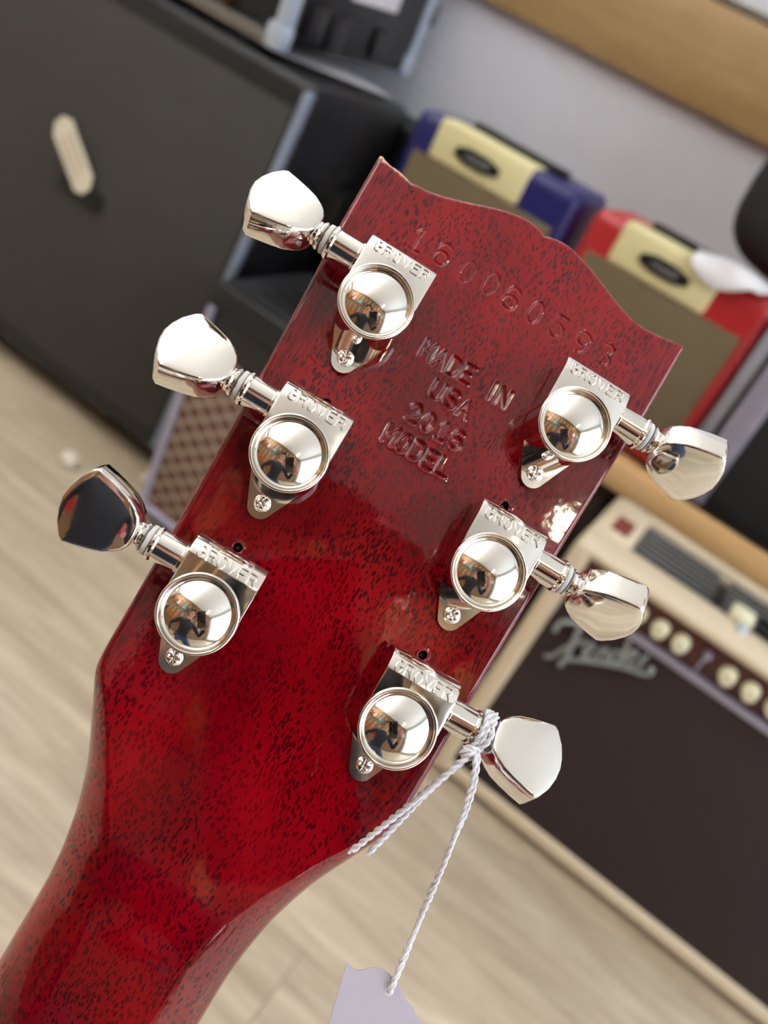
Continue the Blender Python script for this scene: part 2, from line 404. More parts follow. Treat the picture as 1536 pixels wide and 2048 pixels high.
# stroke letters in a unit box
def arc(cx, cy, rx, ry, a0, a1, n=10): return [(cx + rx * math.cos(math.radians(a0 + (a1 - a0) * i / n)), cy + ry * math.sin(math.radians(a0 + (a1 - a0) * i / n))) for i in range(n + 1)]
GLY = {
 'M': [[(0, 0), (0, 1), (.5, .4), (1, 1), (1, 0)]], 'A': [[(0, 0), (.5, 1), (1, 0)], [(.2, .36), (.8, .36)]],
 'D': [[(0, 0), (0, 1), (.5, 1)] + arc(.5, .5, .5, .5, 80, -80, 8) + [(.5, 0), (0, 0)]], 'E': [[(1, 1), (0, 1), (0, 0), (1, 0)], [(0, .52), (.75, .52)]],
 'I': [[(.5, 0), (.5, 1)]], 'N': [[(0, 0), (0, 1), (1, 0), (1, 1)]], 'U': [[(0, 1), (0, .35)] + arc(.5, .35, .5, .35, 180, 360, 8) + [(1, 1)]],
 'S': [arc(.5, .75, .48, .25, 20, 270, 9) + arc(.5, .25, .5, .25, 90, -160, 9)], 'L': [[(0, 1), (0, 0), (1, 0)]],
 'O': [arc(.5, .5, .5, .5, 0, 360, 18)], '0': [arc(.5, .5, .42, .5, 0, 360, 18)],
 '1': [[(.2, .78), (.5, 1), (.5, 0)], [(.12, 0), (.88, 0)]], '2': [arc(.5, .7, .45, .3, 170, -30, 8) + [(.05, 0), (1, 0)]],
 '6': [[(.85, .9)] + arc(.52, .6, .5, .4, 75, 180, 6) + arc(.5, .3, .47, .3, 180, 540, 16)],
 '5': [[(.9, 1), (.15, 1), (.08, .55)] + arc(.48, .32, .45, .32, 120, -150, 10)], '9': [arc(.5, .7, .44, .3, 0, 360, 16) + [(.94, .6)] + arc(.5, .45, .44, .45, -10, -110, 6)],
 '3': [arc(.45, .76, .42, .24, 130, -80, 8) + arc(.45, .27, .47, .27, 80, -125, 8)],
 'G': [arc(.5, .5, .5, .5, 50, 330, 14) + [(.97, .48), (.55, .48)]], 'R': [[(0, 0), (0, 1), (.6, 1)] + arc(.6, .76, .36, .24, 90, -90, 6) + [(0, .52)], [(.5, .5), (1, 0)]],
 'V': [[(0, 1), (.5, 0), (1, 1)]]}
def text_strokes(txt, x, y, h, wd, gap, rot=0):
    out = []; cx = x
    for ch in txt:
        if ch == ' ': cx += wd * .75 + gap; continue
        wk = wd * (.35 if ch == 'I' else 1.0)
        if ch in GLY:
            for pl_ in GLY[ch]: out.append([(cx + px * wk, y + py * h) for px, py in pl_])
        cx += wk + gap
    return out
strokes = []                     # (polyline, depth mm, half width mm)
rs = random.Random(3)
def stamp(txt, xs, yc, h, wd, depth, hw, jit=.25):
    for ch, xc in zip(txt, xs):
        if ch == ' ': continue
        wk = wd * (.3 if ch == 'I' else 1.0); dy = rs.uniform(-jit, jit)
        for pl_ in GLY[ch]: strokes.append(([(xc + (px - .5) * wk, yc + dy + (py - .5) * h) for px, py in pl_], depth * rs.uniform(.8, 1.15), hw))
stamp('160060593', (-25.2, -18.6, -11.6, -5.4, .6, 7.2, 13.6, 20.4, 27.0), 61.0, 5.6, 3.7, .20, .26, .4)
stamp('MADE', (-10.2, -6.6, -2.9, .6), 39.2, 4.3, 2.6, .52, .33)
stamp('IN', (7.6, 10.6), 38.9, 4.4, 2.5, .52, .33)
stamp('USA', (-3.6, .3, 4.2), 32.1, 4.3, 2.6, .52, .33)
stamp('2016', (-5.6, -1.7, 2.2, 6.1), 24.6, 4.3, 2.6, .52, .33)
stamp('MODEL', (-7.7, -4.2, -.6, 3.0, 6.5), 17.4, 4.2, 2.5, .52, .33)
# old lacquer witness lines around the tuner plates
for pl_ in ([(-33.6, 40), (-34.2, 34), (-32.6, 29), (-33.0, 24), (-30.5, 22.5)], [(15.0, -45), (13.6, -50), (15.4, -55), (14.6, -58)], [(-21.5, 46), (-15.6, 41.0), (-15.2, 33)]):
    strokes.append(([tuple(p[:2]) for p in catmull([(a, b, 0) for a, b in pl_], 5)], .05, .22))
HOLES = ((-24.2, -21.9), (-24.0, 16.3), (23.6, -21.9), (23.4, 17.2))

def interp(y, tab):
    ys = np.array([t[0] for t in tab]); vs = np.array([t[1] for t in tab]); o = np.argsort(ys); return np.interp(y, ys[o], vs[o])
def smooth_tab(tab, n=6):
    p = catmull([(a, b, 0) for a, b in tab], n); return [(q.x, q.y) for q in p]
W_T = smooth_tab([(80, 43.4), (74, 43.1), (55, 42.5), (42, 41.5), (20, 40.2), (0, 39.3), (-20, 38.5), (-45, 37.7), (-56, 37.4), (-60, 36.9), (-65, 34.9), (-70, 32.6), (-77, 29.4), (-84, 26.9), (-92, 24.9), (-103, 23.4), (-120, 23.0), (-200, 23.6), (-470, 27.5)])
A_T = [(80, 1.3), (-54, 1.4), (-58, 2.2), (-64, 4.2), (-73, 6.4), (-77, 6.8), (-85, 9.0), (-92, 11.0), (-98, 11.6), (-105, 12.6), (-112, 13.2), (-470, 17.5)]   # width of the rounded edge
B_T = [(80, 1.3), (-54, 1.5), (-60, 3.5), (-66, 6.5), (-77, 9.5), (-90, 11.5), (-112, 13), (-470, 15)]                     # depth of the rounded edge
T_T = [(80, 14.5), (-56, 14.5), (-75, 15.2), (-100, 16.0), (-470, 17)]
P_T = [(80, 2.0), (-56, 2.0), (-64, 1.5), (-90, 1.42), (-108, 1.55), (-135, 1.9), (-470, 2.0)]
top_pts = [(43.0, 74.4), (38.3, 73.6), (34.5, 73.0), (30.5, 72.8), (26.5, 73.6), (22, 75.1), (17.5, 76.8), (12.3, 78.8), (8, 79.9), (4.8, 80.2), (1.6, 79.7), (0, 79.0)]
def ytop(x):
    ax = np.abs(x); xs = np.array([p[0] for p in top_pts][::-1]); ys = np.array([p[1] for p in top_pts][::-1]); return np.interp(ax, xs, ys)
tp = catmull([(p[0], p[1], 0) for p in top_pts], 5); top_pts = [(q.x, q.y) for q in tp]
def build_neck():
    # rows: v along the length.  head rows are parametrised by t in [0,1] between y=-56 and the scalloped top
    r_top = 1.3
    ht = np.linspace(0, 1, 540)
    neck_y = np.concatenate([np.linspace(-470, -220, 26)[:-1], np.linspace(-220, -125, 40)[:-1], np.linspace(-125, -56, 190)[:-1]])
    NI, NO, NR, NS = 276, 30, 14, 3
    ci = np.linspace(-1, 1, NI + 1); co = np.linspace(0, 1, NO + 1)[1:]
    ang = np.linspace(0, PI / 2, NR + 1)[1:]
    ncol_half = NO + NR + NS
    def row(y_of_x, ybase):
        """returns x,z arrays for one section at representative y (ybase)"""
    rows_x, rows_y, rows_z = [], [], []
    def section(yv):
        Wd = interp(yv, W_T); a = interp(yv, A_T); b = interp(yv, B_T); T = interp(yv, T_T); p = interp(yv, P_T)
        wf = Wd - a; s = min(34.0, wf - .8)
        xin = ci * s
        xo = s + co * (wf - s)
        xr = wf + a * np.sin(ang) ** (2 / p); zr = -b * (1 - np.cos(ang) ** (2 / p))
        xs_ = np.full(NS, Wd); zs_ = -b + (-T + b) * (np.arange(1, NS + 1) / NS)
        xh = np.concatenate([xo, xr, xs_]); zh = np.concatenate([np.zeros(NO), zr, zs_])
        return np.concatenate([-xh[::-1], xin, xh]), np.concatenate([zh[::-1], np.zeros(NI + 1), zh])
    def bend(yv):
        # centre line of the back: flat head, bending 17 degrees away into the neck
        Y_B = -84.0
        if yv > Y_B: return yv, 0.0, 0.0
        L = Y_B - yv; Lb = 50.0; th = math.radians(17)
        if L < Lb:
            k = th / Lb; return Y_B - math.sin(k * L) / k, -(1 - math.cos(k * L)) / k, k * L
        k = th / Lb; y1 = Y_B - math.sin(th) / k; z1 = -(1 - math.cos(th)) / k
        return y1 - (L - Lb) * math.cos(th), z1 - (L - Lb) * math.sin(th), th
    for yv in neck_y:
        x, z = section(yv); yc, zc, th = bend(yv)
        rows_x.append(x); rows_y.append(yc + z * (-math.sin(th)) * -1 * -1 if False else np.full_like(x, yc) + z * math.sin(-th) * 1.0)
        rows_z.append(zc + z * math.cos(th))
    for tt in ht:
        # iterate so that x uses the width at its own y
        yb = -56 + tt * (76 - 56 + 56 + 56 - 0) * 0 + -0
        y_rep = -56 + tt * (75.0 + 56)
        x, z = section(y_rep)
        yt = ytop(np.clip(x, -43.0, 43.0)) - r_top
        y = -56 + tt * (yt + 56)
        rows_x.append(x); rows_y.append(y); rows_z.append(z)
    # rounded upper rim and end grain wall
    x, z = rows_x[-1], rows_z[-1]; yt = ytop(np.clip(x, -43.0, 43.0)) - r_top
    dyt = np.gradient(yt, x + np.linspace(0, 1e-6, len(x)))
    dyt = np.where(np.abs(x) > 42.0, 0, np.clip(dyt, -.9, .9)); nl = np.sqrt(1 + dyt ** 2)
    for a in np.linspace(0, PI / 2, 7)[1:]:
        d = r_top * math.sin(a); dz = -r_top * (1 - math.cos(a))
        rows_x.append(x - dyt / nl * d * .6); rows_y.append(yt + d / nl); rows_z.append(np.maximum(-14.5, np.minimum(z, 0) + dz))
    for k in (1, 2, 3):
        rows_x.append(rows_x[-1].copy()); rows_y.append(rows_y[-1].copy()); zz = -r_top - (14.5 - r_top) * k / 3
        rows_z.append(np.minimum(rows_z[-1], zz))
    X = np.array(rows_x); Y = np.array(rows_y); Z = np.array(rows_z)
    # stamped letters, witness lines, old screw holes, edge chip: relief on the flat back
    flat = Z > -.001
    disp = np.zeros_like(Z)
    for pl_, dep, hw in strokes:
        dm = None; P = np.array(pl_)
        lo = P.min(0) - 1.6; hi = P.max(0) + 1.6
        r0 = np.where((Y.max(1) > lo[1]) & (Y.min(1) < hi[1]))[0]
        if len(r0) == 0: continue
        sl = slice(r0[0], r0[-1] + 1); xs, ys = X[sl], Y[sl]
        cmask = np.where((xs.max(0) > lo[0]) & (xs.min(0) < hi[0]))[0]; cs = slice(cmask[0], cmask[-1] + 1); xs, ys = xs[:, cs], ys[:, cs]
        dm = np.full(xs.shape, 1e9)
        for (ax, ay), (bx, by) in zip(P[:-1], P[1:]):
            vx, vy = bx - ax, by - ay; L2 = vx * vx + vy * vy + 1e-12
            tt = np.clip(((xs - ax) * vx + (ys - ay) * vy) / L2, 0, 1); dm = np.minimum(dm, np.hypot(xs - ax - tt * vx, ys - ay - tt * vy))
        prof = -dep * np.exp(-(dm / hw) ** 2 * 1.2) + dep * .09 * np.exp(-((dm - hw * 2.1) / (hw * .7)) ** 2)
        cur = disp[sl, cs]; disp[sl, cs] = np.where(np.abs(prof) > np.abs(cur), prof, cur)
    for hx, hy in HOLES:
        d = np.hypot(X - hx, Y - hy); disp += -2.6 / (1 + np.exp(np.minimum((d - .85) * 14, 50))) + .12 * np.exp(-((d - 1.25) / .3) ** 2)
    # chipped upper left corner
    for _ in range(60):
        cx = rs.uniform(-42.0, -33.0); cy = ytop(np.array([cx]))[0] - abs(rs.gauss(0, .5)); rr = rs.uniform(.3, 1.1)
        disp -= rs.uniform(.05, .3) * np.exp(-(((X - cx) / rr) ** 2 + ((Y - cy) / (rr * .6)) ** 2))
    Z = Z + np.where((np.abs(X) < interp(0, W_T) + 5), disp, 0) * (Z > -1.5)
    nr, nc = X.shape
    V = np.stack([X, Y, Z], -1).reshape(-1, 3) * .001
    idx = np.arange(nr * nc).reshape(nr, nc)
    F = np.stack([idx[:-1, :-1], idx[:-1, 1:], idx[1:, 1:], idx[1:, :-1]], -1).reshape(-1, 4)
    # split: wings are the glued-on strips beyond |x| = 34 on the head
    colc = np.arange(nc - 1); half = NO + NR + NS
    fc = np.tile(colc, nr - 1); fr = np.repeat(np.arange(nr - 1), nc - 1)
    headrow = fr >= len(neck_y) - 3
    left = headrow & (fc < half); right = headrow & (fc >= half + NI)
    # front (string side) cap so that the neck is solid
    def mesh(name, faces):
        u, inv = np.unique(faces.reshape(-1), return_inverse=True); f = inv.reshape(-1, 4)
        me = bpy.data.meshes.new(name); me.vertices.add(len(u)); me.vertices.foreach_set('co', V[u].reshape(-1))
        me.loops.add(f.size); me.loops.foreach_set('vertex_index', f.reshape(-1).astype(np.int32))
        me.polygons.add(len(f)); me.polygons.foreach_set('loop_start', np.arange(0, f.size, 4, dtype=np.int32))
        me.polygons.foreach_set('loop_total', np.full(len(f), 4, dtype=np.int32)); me.update(calc_edges=True); me.validate()
        me.polygons.foreach_set('use_smooth', [True] * len(f)); return me
    n = obj('neck', mesh('neck', F[~(left | right)]), M['mahogany'], guitar)
    wl = obj('headstock_wing', mesh('headstock_wing', F[left]), M['mahogany_wing'], guitar)
    wr = obj('headstock_wing', mesh('headstock_wing', F[right]), M['mahogany_wing'], guitar)
    # string side: black faced head plate and fretboard
    bmh = bmesh.new()
    edge = [(X[i, 0] * .001, Y[i, 0] * .001) for i in range(len(neck_y), nr - 10, 12)]
    tops = [(x_ * .001, (y_ - .2) * .001) for x_, y_ in zip(np.linspace(-42.5, 42.5, 40), ytop(np.linspace(-42.5, 42.5, 40)))]
    outl = edge + tops + [(-x_, y_) for x_, y_ in edge[::-1]]
    prism(bmh, outl, -.0163, -.0143); obj('head_plate', to_mesh('head_plate', bmh), M['black_lacquer'], guitar)
    bmf = bmesh.new(); prev = None; rings = []
    for i in range(0, len(neck_y), 4):
        yc, zc, th = bend(neck_y[i]); T = interp(neck_y[i], T_T); wd = interp(neck_y[i], W_T) - .1
        if neck_y[i] > -64: break
        c_, s_ = math.cos(th), math.sin(th); ring = []
        for (xx, zz) in ((-wd, -T + .2), (wd, -T + .2), (wd, -T - 5.5), (wd * .5, -T - 6.1), (-wd * .5, -T - 6.1), (-wd, -T - 5.5)):
            ring.append(bmf.verts.new((xx * .001, (yc - zz * s_ * 1.0 * -1 * -1) * .001 if False else (yc - zz * s_ * -1 * -1) * .001, (zc + zz * c_) * .001)))
        rings.append(ring)
    for A, B in zip(rings, rings[1:]):
        for k in range(6): bmf.faces.new((A[k], A[(k + 1) % 6], B[(k + 1) % 6], B[k]))
    bmf.faces.new(rings[0]); bmf.faces.new(rings[-1][::-1]); obj('fretboard', to_mesh('fretboard', bmf), M['fretboard_wood'], guitar)
    # body, standing on the floor below the frame
    yc, zc, th = bend(-470); d = np.array([-math.cos(th), -math.sin(th)])      # (y, z) direction down the neck
    o2 = [(0, 0), (24, -4), (40, -40), (92, -62), (108, -38), (112, 10), (98, 60), (92, 130), (112, 200), (150, 270), (166, 335), (150, 395), (104, 433), (40, 447), (0, 449)]
    half_ = [(p.x, p.y) for p in catmull([(a, b, 0) for a, b in o2], 5)]
    outl = half_ + [(-a, b) for a, b in half_[::-1]][1:-1]
    def fn(x, s, h): return (x * .001, (yc + d[0] * s + math.sin(th) * h) * .001, (zc + d[1] * s - math.cos(th) * h) * .001)
    bmb = bmesh.new(); prism(bmb, outl, 2, 36, fn=None, bev=5, seg=3)
    for v in bmb.verts: v.co = Vector(fn(*v.co))
    obj('body', to_mesh('body', bmb, 40), M['mahogany'], guitar)
    return n
build_neck()

# ---- tuning machines (millimetres in the builders, scaled to metres)
MM = .001
def mm_mesh(name, bm, angle=35, mirror=False, mat=None):
    for v in bm.verts: v.co = Vector((v.co.x * (-MM if mirror else MM), v.co.y * MM, v.co.z * MM))
    bmesh.ops.recalc_face_normals(bm, faces=bm.faces[:])
    me = bpy.data.meshes.new(name); bm.to_mesh(me); bm.free(); smooth(me, angle); me.materials.append(mat); return me
# section of the worm-gear barrel in (y, z)
BP = [(1.0, 1.2), (13.9, 1.2), (14.5, 2.0), (14.9, 5.0)] + [(9.6 + 5.25 * math.cos(a), 7.6 + 5.2 * math.sin(a)) for a in np.linspace(math.radians(5), math.radians(88), 12)] + [(1.0, 12.8)]
def barrel(bm):
    xs = (-8.1, -7.7, 7.9, 8.3); ins = (.35, 0, 0, .35); rings = []
    cy = sum(p[0] for p in BP) / len(BP); cz = sum(p[1] for p in BP) / len(BP)
    for x, i in zip(xs, ins):
        rings.append([bm.verts.new((x, y + (cy - y) * i * .06, z + (cz - z) * i * .09)) for y, z in BP])
    n = len(BP)
    for A, B in zip(rings, rings[1:]):
        for k in range(n): bm.faces.new((A[k], A[(k + 1) % n], B[(k + 1) % n], B[k]))
    bm.faces.new(rings[0]); bm.faces.new(rings[-1][::-1])
AX = (8.0, 8.3)                                     # shaft axis (y, z)
def housing(mirror):
    bm = bmesh.new()
    lathe(bm, [(0, 1.0), (8.0, 1.0), (8.0, 12.6), (7.2, 12.9), (0, 12.9)], 64)
    barrel(bm)
    lathe(bm, [(0, 7.6), (3.9, 7.6), (3.9, 8.9), (3.55, 9.1), (3.5, 14.6), (3.75, 14.7), (3.95, 15.0), (3.95, 15.5), (3.75, 15.8), (2.2, 15.85), (2.2, 17.4), (0, 17.4)], 40, 'x', (0, AX[0], AX[1]))
    return mm_mesh('tuning_machine', bm, 32, mirror, M['nickel'])
def base_plate(mirror):
    pts = []
    c0, r0, c1, r1 = (0, 0), 7.75, (0, -11.6), 2.9
    a = math.asin((r0 - r1) / 11.6)
    for k in range(25): t_ = -a + (PI + 2 * a) * k / 24; pts.append((r0 * math.cos(t_), r0 * math.sin(t_)))
    for k in range(17): t_ = PI + a + (PI - 2 * a) * k / 16; pts.append((c1[0] + r1 * math.cos(t_), c1[1] + r1 * math.sin(t_)))
    bm = bmesh.new(); prism(bm, pts, 0, 1.5, bev=.35, seg=3); return mm_mesh('base_plate', bm, 40, mirror, M['nickel'])
def cap_ring():
    bm = bmesh.new(); rings = [(8.35 + .62 * math.cos(a), 13.6 + .62 * math.sin(a)) for a in np.linspace(0, 2 * PI, 17)[:-1]]
    prof = [(7.6, 12.6), (7.65, 13.6), (7.75, 13.95), (7.9, 14.1), (8.2, 14.1), (8.4, 13.95), (8.5, 13.6), (8.45, 13.1), (8.2, 12.75), (8.0, 12.5)]
    lathe(bm, prof, 80); return mm_mesh('cap_ring', bm, 60, False, M['nickel'])
def dome():
    bm = bmesh.new(); R = 11.4; r0 = 7.55; zc = 13.0 - math.sqrt(R * R - r0 * r0); prof = [(7.6, 12.4)]
    am = math.asin(r0 / R)
    for a in np.linspace(am, 0, 22): prof.append((R * math.sin(a) if a > 1e-6 else 0, zc + R * math.cos(a)))
    lathe(bm, prof, 80); return mm_mesh('dome_cap', bm, 60, False, M['nickel'])
def screw():
    bm = bmesh.new(); n = 41; g = {}
    for i in range(n):
        for j in range(n):
            u, v = -1 + 2 * i / (n - 1), -1 + 2 * j / (n - 1)
            x, y = u * math.sqrt(1 - v * v / 2), v * math.sqrt(1 - u * u / 2); r = math.hypot(x, y)
            z = 1.5 + 1.25 * math.sqrt(max(0, 1 - (r * .98) ** 2)) - .05
            X_, Y_ = x * 1.95, y * 1.95
            cr_ = min(max(abs(X_) / .30, abs(Y_) / 1.15), max(abs(Y_) / .30, abs(X_) / 1.15))
            z -= .7 / (1 + math.exp((cr_ - 1) * 9)) * (1 - .4 * r)
            g[i, j] = bm.verts.new((X_, Y_, z))
    for i in range(n - 1):
        for j in range(n - 1): bm.faces.new((g[i, j], g[i + 1, j], g[i + 1, j + 1], g[i, j + 1]))
    return mm_mesh('mounting_screw', bm, 75, False, M['nickel'])
def barrel_at(s):
    """point on the barrel section, s = arc length measured back from the top edge towards +y"""
    if s < 0: return (9.8 + s, 12.8, (0, 1))
    a = math.radians(88) - s / 5.22; return (9.6 + 5.25 * math.cos(a), 7.6 + 5.2 * math.sin(a), (math.cos(a), math.sin(a)))
def lettering():
    bm = bmesh.new(); H_ = 2.7
    for pl_ in text_strokes('GROVER', -6.7, 0, 1.0, 1.68, .70):
        pts = []
        P = []
        for (ax, ay), (bx, by) in zip(pl_[:-1], pl_[1:]):
            for k in range(3): P.append((ax + (bx - ax) * k / 3, ay + (by - ay) * k / 3))
        P.append(pl_[-1])
        for x, yv in P:
            s = .2 + yv * H_; y, z, nrm = barrel_at(s); pts.append((x, y + nrm[0] * .04, z + nrm[1] * .04))
        tube(bm, pts, .19, 6)
    return mm_mesh('lettering', bm, 60, False, M['nickel_shaded'])
def washer():
    bm = bmesh.new(); lathe(bm, [(2.0, 15.9), (3.3, 15.9), (3.45, 16.1), (3.45, 16.9), (3.3, 17.1), (2.0, 17.1)], 40, 'x'); return mm_mesh('washer', bm, 40, False, M['washer_nylon'])
def knob():
    """keystone button, p along the shaft, q across, flat faces at +-z"""
    bm = bmesh.new()
    half = [(17.9, 0), (17.55, 2.6), (16.6, 5.4), (14.9, 8.1), (13.9, 8.85), (11.2, 8.3), (8.2, 7.5), (5.6, 6.6), (3.6, 5.3), (2.2, 4.0), (1.4, 2.4), (1.15, 0)]
    fine = []
    for a, b in zip(half[:-1], half[1:]):
        for k in range(3): fine.append((a[0] + (b[0] - a[0]) * k / 3, a[1] + (b[1] - a[1]) * k / 3))
    # round the stem half only
    outl = [(p, q) for p, q in fine] + [(1.15, 0)] + [(p, -q) for p, q in fine[1:][::-1]]
    cp = 9.6
    prof = [(0.955, -3.45), (.985, -3.25), (1.0, -2.9), (1.0, 2.9), (.985, 3.25), (.955, 3.45)]
    def ring(s, z, inset=True):
        row = []
        for p, q in outl:
            ps = cp + (p - cp) * s; taper = 1.0 - .13 * max(0, (6.5 - ps) / 6.5) ** 2
            row.append(bm.verts.new((ps, q * s, z * taper)))
        return row
    seq = [ring(s, z) for s, z in prof]
    n = len(outl)
    for A, B in zip(seq, seq[1:]):
        for k in range(n): bm.faces.new((A[k], A[(k + 1) % n], B[(k + 1) % n], B[k]))
    for sg, base in ((-1, seq[0]), (1, seq[-1])):
        prev = base
        for s, z in ((.93, 3.52), (.8, 3.66), (.6, 3.8), (.4, 3.9), (.2, 3.96)):
            cur = ring(s, sg * z)
            for k in range(n):
                f = (prev[k], prev[(k + 1) % n], cur[(k + 1) % n], cur[k]); bm.faces.new(f if sg > 0 else f[::-1])
            prev = cur
        bm.faces.new(prev if sg > 0 else prev[::-1])
    # waisted stem with a bead
    lathe(bm, [(0, -.6), (2.9, -.6), (3.25, -.35), (3.3, .1), (3.05, .45), (2.75, .8), (2.8, 1.3), (2.4, 2.2), (0, 2.4)], 40, 'x')
    return mm_mesh('knob', bm, 38, False, M['nickel'])
hous = {0: housing(False), 1: housing(True)}; plate = base_plate(False); ring_me = cap_ring(); dome_me = dome(); screw_me = screw(); let_me = lettering(); wash_me = washer(); knob_me = knob()
TUN = [('R', 1, 57), ('R', 0, 60), ('R', -1, -28), ('L', 1, -27), ('L', 0, -26), ('L', -1, 18)]
TUNERS = {}
for side, k, rot in TUN:
    sg = 1 if side == 'R' else -1
    x = sg * (24.5723 + .853 * k); y = 38.0 * k
    h = obj('tuning_machine', hous[0 if sg > 0 else 1], None, guitar, (x * MM, y * MM, 0)); TUNERS[side, k] = h
    obj('base_plate', plate, None, h)
    obj('cap_ring', ring_me, None, h)
    dm = obj('dome_cap', dome_me, None, h)
    s = obj('mounting_screw', screw_me, None, h, (0, -10.9 * MM, 0)); s.rotation_euler.z = rs.uniform(0, 1.5)
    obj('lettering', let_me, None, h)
    wq = obj('washer', wash_me, None, h, (0, AX[0] * MM, AX[1] * MM)); wq.rotation_euler.z = 0 if sg > 0 else PI
    kb = obj('knob', knob_me, None, h, (sg * 18.0 * MM, AX[0] * MM, AX[1] * MM))
    # face normal leans towards -y by rot degrees
    Rx = Matrix.Rotation(math.radians(rot), 4, 'X')
    kb.rotation_euler = (Rx @ (Matrix.Identity(4) if sg > 0 else Matrix.Rotation(PI, 4, 'Z'))).to_euler()

# ---- price tag hung on the lowest right tuner: twisted cotton and a card
GW = guitar.matrix_world.copy()
def gw(p): return GW @ (Vector(p) * MM)
def rope(bm, pts, r=.36, ply=2, pitch=4.2, n=6, step=.22, phase=0):
    P = catmull(pts, 14); L = [0]
    for a, b in zip(P, P[1:]): L.append(L[-1] + (b - a).length)
    tot = L[-1]; m = max(4, int(tot / step)); S = []
    j = 0
    for i in range(m + 1):
        d = tot * i / m
        while j < len(L) - 2 and L[j + 1] < d: j += 1
        f = (d - L[j]) / max(1e-9, L[j + 1] - L[j]); S.append(P[j].lerp(P[j + 1], f))
    for q in range(ply):
        out = []; up = Vector((0, 0, 1))
        for i, p in enumerate(S):
            t_ = (S[min(i + 1, m)] - S[max(i - 1, 0)]).normalized(); up = (up - t_ * up.dot(t_)); up = up.normalized() if up.length > 1e-4 else t_.orthogonal().normalized(); sd = t_.cross(up)
            a = phase + 2 * PI * (q / ply + tot * i / m / pitch); out.append(p + (up * math.cos(a) + sd * math.sin(a)) * r * .52)
        tube(bm, out, r * .58, n)
def string_mesh(bm):
    cx, cy, cz = 24.5723 - .853 + 16.4, -38 + AX[0], AX[1]
    for x0, x1, ph in ((-.3, .5, .3), (.6, 1.4, .5)):
        pts = []
        for i in range(27):
            a = 2 * PI * i / 24 + ph; pts.append((cx + x0 + (x1 - x0) * i / 26, cy + 4.5 * math.cos(a), cz + 4.5 * math.sin(a)))
        rope(bm, pts, .62)
    pts = [(cx + 1.75 + .25 * math.sin(i), cy + 4.75 * math.cos(2 * PI * i / 24 + 1.2), cz + 4.75 * math.sin(2 * PI * i / 24 + 1.2)) for i in range(25)]
    rope(bm, pts, .62)
    kx, ky, kz = 40.2, -35.0, 11.6
    for ph in (0, 1.3, 2.5):       # the knot: three small turns
        pts = [(kx + 1.5 * math.cos(a + ph), ky + (1.2 + .2 * ph) * math.sin(a) * math.cos(ph), kz + .9 * math.sin(a + ph) * .8) for a in np.linspace(0, 2 * PI, 10)]
        rope(bm, pts, .62)
    rope(bm, [(41.2, -33.6, 12.0), (40.0, -35.2, 12.4), (36.9, -45.2, 9.6), (34.0, -55, 5.6), (30.4, -65.6, 2.3)], .72)
    rope(bm, [(41.4, -34.0, 11.4), (40.2, -36.0, 11.8), (37.8, -43.7, 9.2), (36.2, -52.2, 5.8), (33.9, -64.2, 2.2)], .72, phase=1)
    A = [(41.8, -34.2, 12.2), (43.0, -37.4, 12.6), (45.3, -43.7, 11), (47.2, -53.6, 8), (49.0, -65.4, 5), (51.3, -77.9, 3), (52.4, -86.6, 2.3), (52.3, -87.2, 1.7)]
    B = [(41.0, -34.6, 12.6), (42.2, -37.2, 12.9), (44.5, -43.4, 11.2), (47.0, -53.4, 8.6), (49.3, -65.3, 5.4), (50.8, -77.8, 3.4), (52.0, -86.4, 2.6), (52.2, -87.2, 1.6)]
    rope(bm, A, .58); rope(bm, B, .58, phase=2)
    # frayed fibres
    for i in range(70):
        q = rs.choice([A, B]); k = rs.randrange(len(q) - 1); f = rs.random(); p = Vector(q[k]).lerp(Vector(q[k + 1]), f)
        if rs.random() < .45: p = Vector((kx, ky, kz)) + Vector((rs.gauss(0, 1.4), rs.gauss(1, 2.2), rs.gauss(0, 1)))
        d = Vector((rs.gauss(0, 1), rs.gauss(0, 1), rs.gauss(0, .6))).normalized()
        e_ = Vector((rs.gauss(0, 1), rs.gauss(0, 1), rs.gauss(0, .6))).normalized()
        tube(bm, [p, p + d * .7, p + d * 1.1 + e_ * .6], .022, 3, caps=False)
    # cut tail ends, slightly fanned
    for (x, y, z), d in (((30.4, -65.6, 2.3), (-.34, -.9, -.2)), ((33.9, -64.2, 2.2), (-.2, -.95, -.2))):
        for i in range(10):
            dd = Vector(d) + Vector((rs.gauss(0, .25), rs.gauss(0, .12), rs.gauss(0, .15))); tube(bm, [(x + rs.gauss(0, .2), y + .3, z + rs.gauss(0, .15)), Vector((x, y, z)) + dd * 1.0], .14, 4)
pt = tag(empty('price_tag'), 'white cotton string with a blank lilac grey card tied round the lowest right tuner', 'price tag'); pt.matrix_world = GW.copy()
bm = bmesh.new(); string_mesh(bm); obj('string', mm_mesh('string', bm, 60, False, M['string_cotton']), None, pt)
card = [(41.1, -86.3), (43.4, -86.9), (44.9, -86.2), (46.6, -84.6), (48.5, -84.0), (50.3, -84.2), (52.9, -85.0), (55.3, -86.5), (57.0, -87.4), (58.2, -87.6), (59.8, -88.8), (62.0, -89.9)]
dirv = Vector((.22, -.975)); card_out = card + [(62.0 + .22 * 34 + 1, -89.9 - 33), (41.1 + .22 * 38, -86.3 - 37)]
def card_mesh(bm):
    hole = [(52.25 + .75 * math.cos(a), -87.3 + .75 * math.sin(a)) for a in np.linspace(0, 2 * PI, 13)[:-1]]
    prism(bm, card_out, 1.75, 2.1)
bm = bmesh.new(); card_mesh(bm); obj('card', mm_mesh('card', bm, 30, False, M['tag_card']), None, pt)
